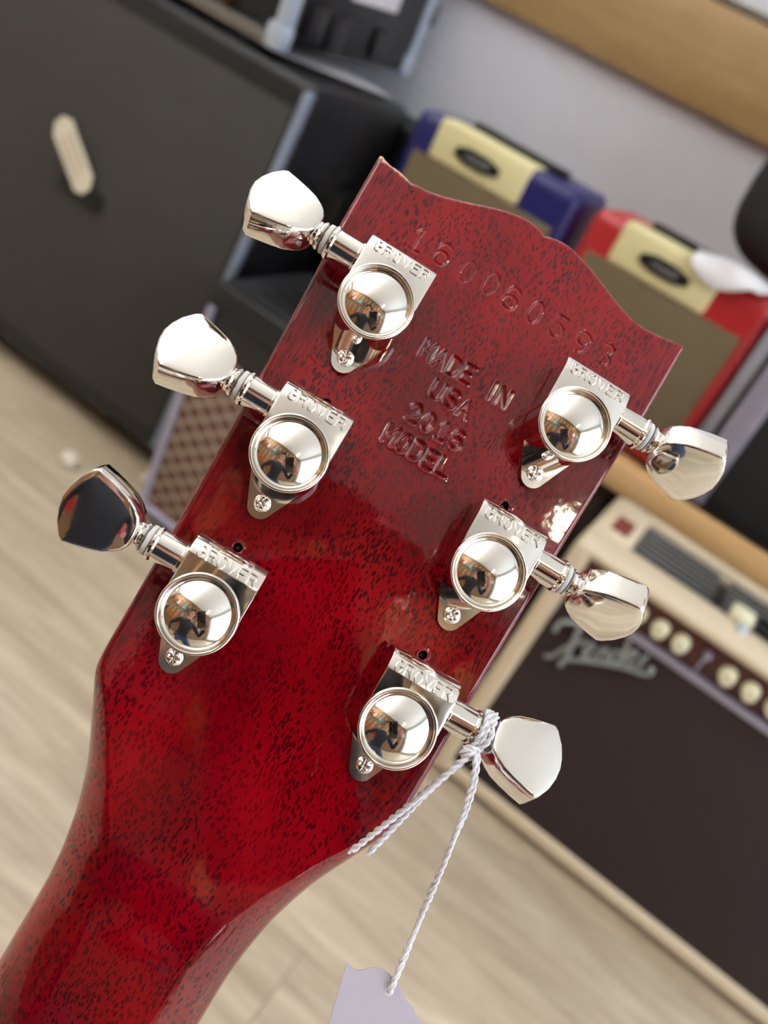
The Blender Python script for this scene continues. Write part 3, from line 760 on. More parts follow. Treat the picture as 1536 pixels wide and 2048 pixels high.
bm = bmesh.new(); lathe(bm, [(.55, 0), (.55, .42), (.8, .42), (1.0, .38), (1.0, 0)], 20, org=(52.25, -87.3, 1.75)); obj('eyelet', mm_mesh('eyelet', bm, 30, False, M['paper_white']), None, pt)

# ================================================================== AMPLIFIERS AND THE REST OF THE SHOP
# ---- tall black cabinet at the left, its front leaning back
SL = .117
def fy(z, off=0): return 1.245 + SL * z - off
c = Thing('speaker_cabinet', 'tall black speaker cabinet with charcoal cloth front standing on the floor at the left', 'speaker cabinet', (-1.2, 1.45, 0))
XL, XR, ZT = -1.58, -.82, .735
def slant(x, y, z): return (x, y + SL * z if y < 1.4 else y, z)
def shell(bm):
    box(bm, XL, XR, 1.245, 1.66, .035, ZT, .012, 3, fn=slant)
c.part('cabinet', shell, M['black_tolex'])
c.part('front_frame', lambda bm: (box(bm, XL + .008, XR - .012, 1.237, 1.25, .69, ZT - .01, .002, 1, fn=slant), box(bm, XL + .008, XR - .012, 1.237, 1.25, .045, .075, .002, 1, fn=slant),
                                  box(bm, XL + .008, XL + .03, 1.237, 1.25, .075, .69, .002, 1, fn=slant)), M['black_tolex'])
c.part('grille_cloth', lambda bm: box(bm, XL + .03, XR - .018, 1.234, 1.25, .075, .69, .004, 2, fn=slant), M['charcoal_cloth'])
c.part('edge_sheen', lambda bm: box(bm, XR - .015, XR + .001, 1.233, 1.25, .05, ZT - .012, .005, 3, fn=slant), M['sheen_grey'])  # strip coloured as the light on the rounded corner, painted sheen
c.part('handle_recess', lambda bm: box(bm, XR - .01, XR + .003, 1.50, 1.66 - .015, .40, .57, .004), M['black_plastic'])
hb = c.part('side_handle', lambda bm: tube(bm, catmull([(XR + .004, 1.52, .47), (XR + .012, 1.53, .47), (XR + .014, 1.575, .47), (XR + .012, 1.62, .47), (XR + .004, 1.63, .47)], 5), .008, 8), M['black_plastic'])
for yy, zz in ((1.46, .60), (1.46, .36), (1.52, .595)): c.part('rivet', lambda bm: lathe(bm, [(.006, 0), (.005, .003), (0, .004)], 12, 'x', (XR, yy, zz)), M['chrome_dark'])
for xx in (XL + .07, XR - .07):
    for yy in (1.31, 1.60): c.part('caster', lambda bm: lathe(bm, [(0, -.014), (.018, -.014), (.02, -.01), (.02, .01), (.018, .014), (0, .014)], 20, 'x', (xx, yy, .0205)), M['black_plastic'])
def plate_fn(bm):
    for a in (0,):
        box(bm, -1.238, -1.118, -.006, .0, -.016, .016, .004, 2)
    for v in bm.verts: v.co = Vector((v.co.x, fy(.382 + v.co.z, .012) + v.co.y, .382 + v.co.z))
lp = c.part('logo_plate', plate_fn, M['black_plastic'])
def script(bm):
    pts = [(-1.225, .378), (-1.215, .390), (-1.205, .376), (-1.196, .389), (-1.186, .377), (-1.176, .386), (-1.166, .377), (-1.156, .387), (-1.146, .377), (-1.134, .384)]
    tube(bm, [(p.x, fy(p.y, .0195), p.y) for p in catmull([(a, b, 0) for a, b in pts], 4)], .0016, 6)
c.part('script', script, M['chrome_dark'], parent=lp)
# hanging price ticket on the cabinet
tk = Thing('swing_ticket', 'cream paper price ticket with cut corners hanging on the black cabinet front', 'price tag', (-1.205, 1.28, .40))
ax = Vector((-1.158, .405)) - Vector((-1.258, .480)); ax.normalize(); px = Vector((-ax.y, ax.x))
o_ = Vector((-1.258, .474))
def tkp(u, v): q = o_ + ax * u + px * v; return (q.x, q.y)
ticket = [tkp(*q) for q in ((.012, .026), (.118, .024), (.134, .008), (.134, -.012), (.120, -.025), (.014, -.025), (-.004, -.010), (-.004, .010))]
def ticket_fn(bm):
    prism(bm, ticket, -.0007, .0007)
    for v in bm.verts: v.co = Vector((v.co.x, fy(v.co.y, .0245) + v.co.z, v.co.y))
tk.part('card', ticket_fn, M['paper_cream'])
def ink(bm, u0, u1, v, r=.0012, wob=.003):
    pts = []
    for i in range(13):
        f = i / 12; x, z = tkp(u0 + (u1 - u0) * f, v + (wob if i % 2 else -wob)); pts.append((x, fy(z, .0257), z))
    tube(bm, pts, r, 5)
tk.part('handwriting', lambda bm: (ink(bm, .03, .10, .013), ink(bm, .025, .105, -.013)), M['ink_grey'])
tk.part('printed_line', lambda bm: ink(bm, .03, .105, .0, .0014, 0), M['ink_pink'])
tk.part('string', lambda bm: tube(bm, [(*(tkp(.004, 0)[:1]), fy(.47, .0265), tkp(.004, 0)[1]), (-1.275, fy(.478, .022), .478), (-1.285, fy(.475, .014), .474)], .0010, 5), M['cloth_black'])

# ---- aluminium edged flight case on the cabinet
fc = Thing('flight_case', 'black flight case with aluminium edges standing on the tall black cabinet', 'flight case', (-1.2, 1.55, ZT + .012))
CX0, CX1, CY0, CY1, CZ0, CZ1 = -1.46, -.925, 1.335, 1.79, .755, 1.0
def tilt(bm):
    R = Matrix.Translation((0, CY0, CZ0)) @ Matrix.Rotation(math.radians(2.6), 4, 'X') @ Matrix.Translation((0, -CY0, -CZ0))
    for v in bm.verts: v.co = R @ v.co
def tb(*boxes):
    def f(bm):
        for b in boxes: box(bm, *b)
        tilt(bm)
    return f
fc.part('shell', tb((CX0, CX1, CY0 + .03, CY1, CZ0, CZ1, .01)), M['black_plastic'])
fc.part('front_well', tb((CX0 + .02, CX1 - .02, CY0 + .025, CY0 + .04, CZ0 + .015, CZ1 - .02)), M['cloth_black'])
fc.part('edge_trim', tb((CX0, CX1 + .004, CY0 - .002, CY0 + .032, CZ0 - .006, CZ0 + .014, .004)), M['dull_steel'])
fc.part('edge_trim', tb((CX1 - .012, CX1 + .006, CY0 - .004, CY0 + .034, CZ0 - .002, CZ1, .006)), M['aluminium'])
fc.part('edge_trim', tb((CX1 - .012, CX1 + .006, CY1 - .022, CY1 + .006, CZ0 - .004, CZ1, .006)), M['aluminium'])
fc.part('corner_cap', tb((CX1 - .024, CX1 + .009, CY0 - .006, CY0 + .036, CZ0 - .008, CZ0 + .036, .010)), M['aluminium'])
fc.part('corner_cap', tb((CX1 - .024, CX1 + .009, CY1 - .03, CY1 + .009, CZ0 - .008, CZ0 + .036, .010)), M['aluminium'])
fc.part('name_label', tb((CX1, CX1 + .003, 1.505, 1.665, .852, .885, .001)), M['paper_white'])
for y_, z_ in ((1.40, .80), (1.47, .79), (1.62, .79)): fc.part('side_catch', tb((CX1, CX1 + .008, y_, y_ + .05, z_ - .025, z_ + .03, .004)), M['black_plastic'])
fc.part('latch', tb((CX1 - .005, CX1 + .014, CY1 + .004, CY1 + .016, .85, .89, .003)), M['dull_steel'])
for xx in (-1.084, -1.045):
    def kn(bm):
        for zz in (.788,):
            for (r_, h_) in ((.013, 0),):
                pts = [(xx, CY0 + .03, zz), (xx, CY0 + .002, zz), (xx, CY0 - .006, zz)]; tube(bm, pts, [.012, .012, .009], 16)
    fc.part('knob', kn, M['brass'])
for xx in (CX0 + .05, CX1 - .36): fc.part('foot', lambda bm: box(bm, xx - .015, xx + .015, 1.36, 1.40, ZT + .0003, .757, .003), M['black_plastic'])
for xx in (CX0 + .05, CX1 - .36): fc.part('foot', lambda bm: box(bm, xx - .015, xx + .015, 1.61, 1.65, ZT + .0003, .772, .003), M['black_plastic'])
# sheet of paper sticking out under the case
def sheet(bm):
    n = 9; A = [(-1.035, 1.372, .7375), (-.972, 1.42, .7395), (-.905, 1.51, .7415), (-.862, 1.652, .738)]
    P = catmull(A, 6); rows = []
    for p in P:
        rows.append([bm.verts.new(p), bm.verts.new(p + Vector((-.16, .03, .002))), bm.verts.new(p + Vector((-.16, .03, .0008))), bm.verts.new(p + Vector((0, 0, -.0012)))])
    for A_, B_ in zip(rows, rows[1:]):
        for k in range(4): bm.faces.new((A_[k], A_[(k + 1) % 4], B_[(k + 1) % 4], B_[k]))
    bm.faces.new(rows[0]); bm.faces.new(rows[-1][::-1])
single('paper_sheet', 'white paper sheet sticking out from under the flight case', 'paper', sheet, M['paper_white'], (-.95, 1.5, .736))

# ---- brown diamond-cloth combo between the cabinet and the headstock
v = Thing('guitar_combo', 'black guitar combo with brown diamond grille cloth and pale piping, half hidden by the headstock', 'amplifier', (-.44, 1.22, 0))
VX0, VX1, VY0, VY1, VZ0, VZ1 = -.722, -.17, 1.095, 1.36, .03, .468
v.part('cabinet', lambda bm: box(bm, VX0, VX1, VY0, VY1, VZ0, VZ1, .008, 3), M['black_tolex'])
v.part('grille_cloth', lambda bm: box(bm, VX0 + .016, VX1 - .016, VY0 - .004, VY0 + .005, .062, .368, .002), M['diamond_cloth'])
def u_piping(bm):
    x0, x1, z0, z1, rr, y = VX0 + .011, VX1 - .011, .056, .428, .008, VY0 - .004
    pts = [(x0, y, z1)]
    for cx, cz, a0 in ((x0 + rr, z0 + rr, 180), (x1 - rr, z0 + rr, 270)):
        for k in range(5): a_ = math.radians(a0 + 22.5 * k); pts.append((cx + rr * math.cos(a_), y, cz + rr * math.sin(a_)))
    pts.append((x1, y, z1)); tube(bm, pts, .0068, 8)
v.part('piping', u_piping, M['silver_trim'])
v.part('control_panel', lambda bm: box(bm, VX0 + .02, VX1 - .02, VY0 - .003, VY0 + .005, .372, .425, .002), M['black_plastic'])
v.part('top_trim', lambda bm: box(bm, VX0 + .01, VX1 - .01, VY0 + .004, VY0 + .012, VZ1 - .001, VZ1 + .004, .0015), M['chrome_dark'])
for k in range(3): v.part('vent_bar', lambda bm: box(bm, VX0 + .05, VX1 - .05, VY0 + .05 + k * .035, VY0 + .065 + k * .035, VZ1 - .001, VZ1 + .006, .002), M['black_plastic'])
v.part('handle', lambda bm: tube(bm, catmull([(-.55, 1.23, VZ1), (-.53, 1.23, VZ1 + .022), (-.44, 1.23, VZ1 + .028), (-.35, 1.23, VZ1 + .022), (-.33, 1.23, VZ1)], 6), .010, 8), M['black_plastic'])
for xx in (VX0 + .05, VX1 - .05):
    for yy in (VY0 + .05, VY1 - .05): v.part('foot', lambda bm: lathe(bm, [(0, 0), (.016, 0), (.02, .03), (0, .03)], 16, 'z', (xx, yy, 0)), M['black_plastic'])
# small pale things
def scrap(cx, cy, r, seed):
    def f(bm):
        rr = random.Random(seed); bmesh.ops.create_icosphere(bm, subdivisions=2, radius=r)
        for q in bm.verts: q.co = q.co * rr.uniform(.78, 1.1); q.co.z = max(q.co.z * .8, -r * .62)
        mz = min(q.co.z for q in bm.verts)
        for q in bm.verts: q.co += Vector((cx, cy, -mz + .0003))
    return f
single('paper_ball', 'crumpled white paper ball on the floor before the black cabinet', 'paper', scrap(-.900, 1.118, .018, 2), M['paper_cream'], (-.905, 1.118, 0), 20)
single('paper_scrap', 'small pale paper scrap on the floor between the black cabinet and the brown combo', 'paper', scrap(-.80, 1.215, .013, 5), M['paper_cream'], (-.80, 1.215, 0), 20)

ic = Thing('instrument_case', 'narrow black instrument case standing upright between the tall cabinet and the back wall', 'case', (-.78, 1.745, 0))
ic.part('case_shell', lambda bm: box(bm, -.865, -.706, 1.675, 1.815, 0, .712, .02, 4), M['black_tolex'])
ic.part('case_rim', lambda bm: box(bm, -.868, -.703, 1.742, 1.748, 0.001, .715, .002, 2), M['chrome_dark'])
for zz in (.25, .5): ic.part('latch', lambda bm: box(bm, -.705, -.698, 1.73, 1.76, zz - .02, zz + .02, .002), M['dull_steel'])
# ---- pine shelf with small amplifiers
sb = Thing('shelf_bench', 'pine plank shelf carrying the small amplifiers along the back wall', 'shelf', (.2, 1.6, 0))
SX0, SX1, SY0, SY1, SZ0, SZ1 = -.695, 1.25, 1.40, 1.80, .420, .467
sb.part('plank', lambda bm: box(bm, SX0, SX1, SY0, SY1, SZ0, SZ1, .004, 2), M['pine'])
sb.part('shade_panel', lambda bm: box(bm, SX0, SX1, SY1 - .03, SY1 - .01, .0, SZ0), M['dark_wood'])  # added dark board, stands in for the shade under the shelf
for xx in (SX0, -.14, SX1 - .035): sb.part('side_panel', lambda bm: box(bm, xx, xx + .035, SY0 + .03, SY1 - .03, 0, SZ0), M['dark_wood'])
def small_amp(name, label, x0, x1, mat, cx0, cx1, bx, grp):
    a = Thing(name, label, 'amplifier', ((x0 + x1) / 2, 1.52, SZ1), grp)
    z0, z1, y0, y1 = SZ1 + .012, .778, 1.42, 1.60
    a.part('cabinet', lambda bm: box(bm, x0, x1, y0, y1, z0, z1, .018, 4), mat)
    a.part('grille_cloth', lambda bm: box(bm, x0 + .020, x1 - .020, y0 - .003, y0 + .006, z0 + .02, .716, .002), M['tan_cloth'])
    pn = a.part('control_panel', lambda bm: (box(bm, cx0, cx1, y0 - .004, y0 + .02, .716, z1 + .003, .006, 3), box(bm, cx0, cx1, y0 + .006, y0 + .06, z1 - .01, z1 + .003, .003, 2)), M['cream_panel'])
    bz = .746; L = .041; hh = .0125
    def badge(bm):
        pts = [(bx - L, bz - .006), (bx - L, bz + .006), (bx - L * .45, bz + hh), (bx + L * .45, bz + hh), (bx + L, bz + .006), (bx + L, bz - .006), (bx + L * .45, bz - hh), (bx - L * .45, bz - hh)]
        prism(bm, pts, 0, .004)
        for q in bm.verts: q.co = Vector((q.co.x, y0 - .004 - q.co.z, q.co.y))
    bd = a.part('badge', badge, M['black_plastic'], parent=pn)
    def emb(bm):
        for pl_ in ([(-.020, -.006), (-.013, .007), (-.007, -.006)], [(-.003, -.006), (-.002, .007), (.004, -.002), (.009, .007), (.010, -.006)], [(.013, .006), (.025, .006)], [(.019, .006), (.018, -.006)], [(-.022, -.001), (.022, -.003)]):
            tube(bm, [(bx + a_, y0 - .0085, bz + b_) for a_, b_ in pl_], .0013, 5)
    a.part('emblem', emb, M['badge_silver'], parent=pn)
    a.part('handle', lambda bm: box(bm, cx0 + .02, x1 - .06, y0 + .075, y0 + .10, z1, z1 + .012, .004, 2), M['black_plastic'])
    for sx in (x0 + .03, x1 - .03):
        for sy in (y0 + .03, y1 - .03): a.part('foot', lambda bm: lathe(bm, [(0, 0), (.01, 0), (.012, .0125), (0, .0125)], 12, 'z', (sx, sy, SZ1)), M['black_plastic'])
    return a
small_amp('practice_amp', 'small blue practice amplifier with cream top panel on the pine shelf', -.688, -.378, M['blue_tolex'], -.642, -.468, -.556, 'small amplifiers on the pine shelf')
ra = small_amp('practice_amp', 'small red practice amplifier with cream top panel on the pine shelf', -.352, -.045, M['red_tolex'], -.300, -.132, -.214, 'small amplifiers on the pine shelf')
def paper2(bm):
    rows = []
    for i in range(9):
        f = i / 8; x = -.186 + .108 * f; row = []
        for j in range(7):
            g_ = j / 6
            if g_ < .7: y = 1.482 - .072 * g_ / .7; z = .7875 + .011 * math.sin(PI * f) ** 2 * (1 - g_ * .3) + .002 * math.sin(9 * f + 5 * g_)
            else: y = 1.41 - .006 * (g_ - .7) / .3; z = .7875 - (.024 * math.sin(PI * min(1, f + .12)) + .004) * (g_ - .7) / .3 + .010 * math.sin(PI * f) * (1 - g_)
            row.append((x + .02 * (1 - g_) * (f - .3), y, z))
        rows.append(row)
    top = [[bm.verts.new(p) for p in r] for r in rows]; bot = [[bm.verts.new((p[0], p[1] + .0006, p[2] - .0008)) for p in r] for r in rows]
    for i in range(8):
        for j in range(6):
            bm.faces.new((top[i][j], top[i + 1][j], top[i + 1][j + 1], top[i][j + 1])); bm.faces.new((bot[i][j], bot[i][j + 1], bot[i + 1][j + 1], bot[i + 1][j]))
    for i in range(8):
        bm.faces.new((top[i][0], bot[i][0], bot[i + 1][0], top[i + 1][0])); bm.faces.new((top[i][6], top[i + 1][6], bot[i + 1][6], bot[i][6]))
    for j in range(6):
        bm.faces.new((top[0][j], top[0][j + 1], bot[0][j + 1], bot[0][j])); bm.faces.new((top[8][j], bot[8][j], bot[8][j + 1], top[8][j + 1]))
single('paper_note', 'crinkled white paper note lying over the top of the red amplifier', 'paper', paper2, M['paper_white'], (-.13, 1.5, .783), 60)
# ---- black amplifier at the right end of the shelf
b = Thing('amp_head', 'black amplifier with a wide silver edge strip beside the red amplifier', 'amplifier', (.17, 1.5, SZ1))
b.part('cabinet', lambda bm: box(bm, -.022, .42, 1.408, 1.66, SZ1, .765, .008, 3), M['black_tolex'])
b.part('edge_strip', lambda bm: box(bm, -.013, .027, 1.403, 1.411, SZ1 + .01, .755, .002), M['silver_trim'])
b.part('grille_cloth', lambda bm: box(bm, .032, .405, 1.404, 1.411, SZ1 + .02, .74, .002), M['cloth_black'])
b.part('corner_cap', lambda bm: box(bm, -.027, .004, 1.402, 1.44, .742, .770, .006, 3), M['dull_steel'])
def bag(bm):
    n, m = 28, 18
    rings = []
    for i in range(m + 1):
        ph = -PI / 2 + PI * i / m; row = []
        for k in range(n):
            a = 2 * PI * k / n; e = .62
            sgn = lambda q, ex: math.copysign(abs(q) ** ex, q)
            row.append(bm.verts.new((-.01 + .19 * sgn(math.cos(ph), e) * sgn(math.cos(a), e), 1.63 + .085 * sgn(math.cos(ph), e) * sgn(math.sin(a), e), .905 + .123 * sgn(math.sin(ph), e))))
        rings.append(row)
    for A_, B_ in zip(rings, rings[1:]):
        for k in range(n): bm.faces.new((A_[k], A_[(k + 1) % n], B_[(k + 1) % n], B_[k]))
    bmesh.ops.remove_doubles(bm, verts=bm.verts[:], dist=1e-5)
single('padded_bag', 'rounded black padded bag on top of the amplifiers at the right edge', 'bag', bag, M['cloth_black'], (-.01, 1.63, .782), 60)

# ---- blonde combo on the floor at the right
f = Thing('valve_combo', 'blonde valve combo with oxblood grille cloth and slanted silver script logo', 'amplifier', (.22, 1.2, 0))
FX0, FX1, FY0, FY1, FZ0, FZ1 = -.078, .53, 1.085, 1.315, .012, .455
def fshell(bm):
    box(bm, FX0, FX0 + .028, FY0 - .002, FY1, FZ0, FZ1 - .0012, .008, 3); box(bm, FX1 - .028, FX1, FY0 - .002, FY1, FZ0, FZ1 - .0012, .008, 3)
    box(bm, FX0 + .01, FX1 - .01, FY0 - .0012, FY1 - .001, FZ0 + .001, FZ0 + .028, .008, 3)
    box(bm, FX0 + .008, FX1 - .008, FY0 - .0008, FY0 + .072, FZ1 - .016, FZ1, .007, 3)
    box(bm, FX0 + .01, FX1 - .01, FY1 - .022, FY1 - .0008, FZ0 + .01, FZ1 - .0005, .006, 2)
    box(bm, FX0 + .006, FX0 + .062, FY0 + .05, FY1 - .004, FZ1 - .017, FZ1 - .0003, .006, 2)
f.part('cabinet', fshell, M['blonde_tolex'])
f.part('grille_cloth', lambda bm: box(bm, FX0 + .026, FX1 - .026, FY0 + .003, FY0 + .012, FZ0 + .024, .382, .003), M['oxblood_cloth'])
f.part('trim_strip', lambda bm: box(bm, FX0 + .026, FX1 - .026, FY0 - .002, FY0 + .010, .381, .392, .002), M['silver_trim'])
cp = f.part('control_panel', lambda bm: box(bm, FX0 + .026, FX1 - .026, FY0 + .006, FY0 + .016, .391, .441, .001), M['maroon_panel'])
for i, xx in enumerate((.005, .038, .071, .101, .168, .200, .233, .266, .300, .334, .40, .44)):
    def kb_(bm): 
        for pts, rr in (([(xx, FY0 + .008, .415), (xx, FY0 + .002, .415)], [.0115, .0115]), ([(xx, FY0 + .002, .415), (xx, FY0 - .012, .415), (xx, FY0 - .014, .415)], [.0100, .0088, .0075])): tube(bm, pts, rr, 20)
    f.part('control_knob', kb_, M['knob_cream'], parent=cp)
    f.part('pointer', lambda bm: box(bm, xx - .0008, xx + .0008, FY0 - .0146, FY0 - .0135, .415, .424), M['ink_grey'], parent=cp)
f.part('toggle_switch', lambda bm: (tube(bm, [(.135, FY0 + .008, .421), (.135, FY0 - .006, .424), (.135, FY0 - .010, .426)], [.006, .0045, .004], 12), box(bm, .1335, .1365, FY0 + .003, FY0 + .007, .394, .416)), M['silver_trim'], parent=cp)
f.part('vent_tray', lambda bm: box(bm, FX0 + .06, FX1 - .03, FY0 + .07, FY1 - .02, FZ1 - .03, FZ1 - .022), M['black_plastic'])
for k in range(7):
    yy = FY0 + .084 + k * .0185
    f.part('vent_slat', lambda bm: box(bm, FX0 + .064, FX0 + .185 if False else .105, yy, yy + .0065, FZ1 - .022, FZ1 - .008, .001, 1), M['dull_steel'])
    f.part('vent_slat', lambda bm: box(bm, .122, FX1 - .034, yy, yy + .0065, FZ1 - .022, FZ1 - .008, .001, 1), M['dull_steel'])
f.part('top_label', lambda bm: box(bm, FX0 + .022, FX0 + .048, FY0 + .095, FY0 + .150, FZ1 - .0005, FZ1 + .0015), M['label_red'])
f.part('handle', lambda bm: box(bm, .165, .36, FY0 + .062, FY0 + .092, FZ1 + .004, FZ1 + .016, .005, 2), M['black_plastic'])
for xx in (.150, .375): f.part('handle_cap', lambda bm: box(bm, xx - .020, xx + .012, FY0 + .058, FY0 + .096, FZ1 - .001, FZ1 + .014, .005, 2), M['knob_cream'])
for xx in (.152, .373): f.part('handle_bolt', lambda bm: lathe(bm, [(0, 0), (.009, 0), (.007, .006), (0, .008)], 14, 'z', (xx, FY0 + .05, FZ1)), M['aluminium'])
for xx in (FX0 + .05, FX1 - .05):
    for yy in (FY0 + .04, FY1 - .04): f.part('foot', lambda bm: lathe(bm, [(0, 0), (.014, 0), (.016, .013), (0, .013)], 14, 'z', (xx, yy, 0)), M['black_plastic'])
def logo(bm):
    for pl_, r_ in LOGO_STROKES:
        pts = [(p.x, FY0 - .002, p.y) for p in catmull([(a_, b_, 0) for a_, b_ in pl_], 5)]; tube(bm, pts, r_, 7)
LOGO_STROKES = [([(-0.0343, 0.3248), (-0.0363, 0.3328), (-0.0321, 0.3444), (-0.021, 0.3513), (-0.0066, 0.3569)], 0.0036), ([(-0.0102, 0.3562), (-0.0085, 0.3398), (-0.0061, 0.3222), (-0.0028, 0.3052), (-0.0038, 0.2858)], 0.004), ([(-0.0271, 0.2843), (-0.0186, 0.2916), (-0.0127, 0.31), (-0.0054, 0.3255), (0.0051, 0.34)], 0.003), ([(0.0144, 0.325), (0.0183, 0.3365), (0.0134, 0.3422), (0.01, 0.3343), (0.0132, 0.3223), (0.0217, 0.3197), (0.0262, 0.3303)], 0.0026), ([(0.0322, 0.3272), (0.0268, 0.3438), (0.0296, 0.3381), (0.0316, 0.3479), (0.036, 0.3452), (0.0406, 0.3312)], 0.0026), ([(0.0498, 0.3554), (0.0432, 0.353), (0.0435, 0.3419), (0.0501, 0.3378), (0.0535, 0.3473), (0.0482, 0.3812), (0.0577, 0.3428)], 0.0026), ([(0.0613, 0.354), (0.0664, 0.3649), (0.0631, 0.3701), (0.0586, 0.3646), (0.0611, 0.3523), (0.0685, 0.349), (0.0734, 0.358)], 0.0026), ([(0.0799, 0.354), (0.0744, 0.3702), (0.0765, 0.3656), (0.0785, 0.3769)], 0.0026), ([(0.0008, 0.3016), (0.016, 0.3132), (0.042, 0.3291), (0.0662, 0.342), (0.0856, 0.3492), (0.0938, 0.3549), (0.0936, 0.3621), (0.0883, 0.3614)], 0.0032)]
if LOGO_STROKES: f.part('script_logo', logo, M['logo_silver'])

# ---- ceiling spot lamps (warm), real fittings over the shop floor
simple('lamp_white', (235, 235, 230), .4)
LAMP_W = 3.0; UPLIGHT = 122.0
def spot_lamp(x, y, nm):
    o = empty('spot_lamp', (x, y, ZC)); tag(o, 'small round warm ceiling spot lamp, ' + nm, 'lamp', 'ceiling spot lamps')
    bm = bmesh.new(); lathe(bm, [(0, 0), (.06, 0), (.06, -.02), (.055, -.09), (.05, -.09), (.045, -.03), (0, -.03)], 24); obj('lamp_housing', to_mesh('lamp_housing', bm), M['lamp_white'], o)
    l = bpy.data.lights.new('bulb', 'AREA'); l.shape = 'DISK'; l.size = .085; l.energy = LAMP_W; l.color = (1.0, .86, .62)
    lo = bpy.data.objects.new('bulb', l); COL.objects.link(lo); lo.parent = o; lo.location = (0, 0, -.08)
for x, y, nm in ((-2.3, -1.2, 'furthest from the shop window'), (-1.5, -1.25, 'second furthest from the shop window'), (-.75, -1.3, 'midway along the row behind the camera'), (1.42, -1.15, 'second nearest the shop window'), (1.52, -1.46, 'nearest the shop window')): spot_lamp(x, y, nm)
# added trough lamp, no such fitting seen: brightens the ceiling, fills the room
tr_ = empty('added_uplight', (-1.7, 0, 2.0)); tag(tr_, 'added white trough lamp below the ceiling at the left, there to brighten ceiling and room', 'lamp')
bm = bmesh.new(); box(bm, -.06, -.052, -1.4, 1.4, 0, .05); box(bm, .052, .06, -1.4, 1.4, 0, .05); box(bm, -.06, .06, -1.4, 1.4, -.006, 0); box(bm, -.06, .06, -1.4, -1.392, 0, .05); box(bm, -.06, .06, 1.392, 1.4, 0, .05)
obj('trough', to_mesh('trough', bm), M['lamp_white'], tr_)
for yy in (-1.1, 1.1):
    bm = bmesh.new(); tube(bm, [(0, yy, 0), (0, yy, ZC - 2.0)], .003, 6); obj('suspension_wire', to_mesh('suspension_wire', bm), M['dull_steel'], tr_)
l = bpy.data.lights.new('fill_light', 'AREA'); l.shape = 'RECTANGLE'; l.size = .09; l.size_y = 2.7; l.energy = UPLIGHT; l.color = (.95, .975, 1.0)
lo = bpy.data.objects.new('fill_light', l); COL.objects.link(lo); lo.parent = tr_; lo.location = (0, 0, .02); lo.rotation_euler = (PI, 0, 0)
# ---- guitars hanging on the wall behind the camera, mirrored in the tuner caps
simple('finish_black', (16, 16, 18), .15, coat=1.0); simple('finish_white', (226, 222, 210), .2, coat=1.0); simple('finish_teal', (40, 150, 140), .2, coat=1.0); simple('finish_cherry', (150, 24, 28), .2, coat=1.0); simple('maple', (214, 168, 104), .35)
half = [(0, 170), (.03, 165), (.06, 150), (.115, 160), (.135, 120), (.105, 70), (.10, 20), (.14, -60), (.165, -120), (.15, -175), (.09, -200), (0, -205)]
half = [(p.x, p.y / 1000) for p in catmull([(a, b, 0) for a, b in half], 4)]
outl = half + [(-a, b) for a, b in half[::-1]][1:-1]
bm = bmesh.new(); prism(bm, outl, 0, .042, bev=.006, seg=2); body_me0 = to_mesh('body', bm, 40)
bm = bmesh.new(); box(bm, -.024, .024, .12, .62, .042, .062, .006); neck_me0 = to_mesh('neck', bm)
bm = bmesh.new(); prism(bm, [(-.024, .62), (.024, .62), (.04, .66), (.038, .76), (.0, .79), (-.03, .76), (-.036, .66)], .045, .060, bev=.003); head_me0 = to_mesh('headstock', bm)
bm = bmesh.new(); box(bm, -.036, .036, .03, .05, .042, .056, .003); box(bm, -.036, .036, -.05, -.03, .042, .056, .003); box(bm, -.04, .04, -.10, -.085, .042, .058, .003); pick_me0 = to_mesh('pickup', bm)
neck_me0.materials.append(M['maple']); pick_me0.materials.append(M['chrome_dark']); head_me0.materials.append(M['black_lacquer'])
FIN = [('guitar_amber', 'amber'), ('finish_black', 'black'), ('guitar_amber', 'amber'), ('finish_cherry', 'cherry red'), ('finish_white', 'cream white'), ('guitar_amber', 'amber'), ('finish_teal', 'teal'), ('finish_black', 'black')]
bodies = {}
for key, nm in FIN:
    if key not in bodies: bodies[key] = body_me0.copy(); bodies[key].materials.append(M[key])
ORD = ['first', 'second', 'third', 'fourth', 'fifth', 'sixth', 'seventh', 'eighth', 'ninth', 'tenth', 'eleventh', 'twelfth', 'thirteenth', 'fourteenth', 'fifteenth']
def wall_guitar(loc, rotz, key, nm, where):
    o = empty('hanging_guitar', loc); o.rotation_euler = (0, 0, rotz); tag(o, '%s electric guitar hanging %s' % (nm, where), 'guitar', 'guitars hanging on the walls')
    e2 = (PI / 2, 0, 0)
    for pn, me in (('body', bodies[key]), ('neck', neck_me0), ('headstock', head_me0), ('pickup', pick_me0)):
        c_ = bpy.data.objects.new(pn, me); COL.objects.link(c_); c_.parent = o; c_.rotation_euler = e2
for i in range(15):
    key, nm = FIN[i % len(FIN)]; wall_guitar((-2.75 + i * .36, Y0 + .012, 2.0), PI, key, nm, ORD[14 - i] + ' from the window in the upper row behind the camera')
for i in range(12):
    key, nm = FIN[(i * 3 + 1) % len(FIN)] if i not in (8, 9, 10) else FIN[3 if i == 9 else 1]; wall_guitar((-2.7 + i * .40, Y0 + .012, .95), PI, key, nm, ORD[11 - i] + ' from the window in the lower row behind the camera')
for i in range(7):
    key, nm = FIN[(i * 5 + 2) % len(FIN)]; wall_guitar((X0 + .012, -1.35 + i * .40, 1.7), PI / 2, key, nm, ORD[6 - i] + ' from the back wall on the far left wall')
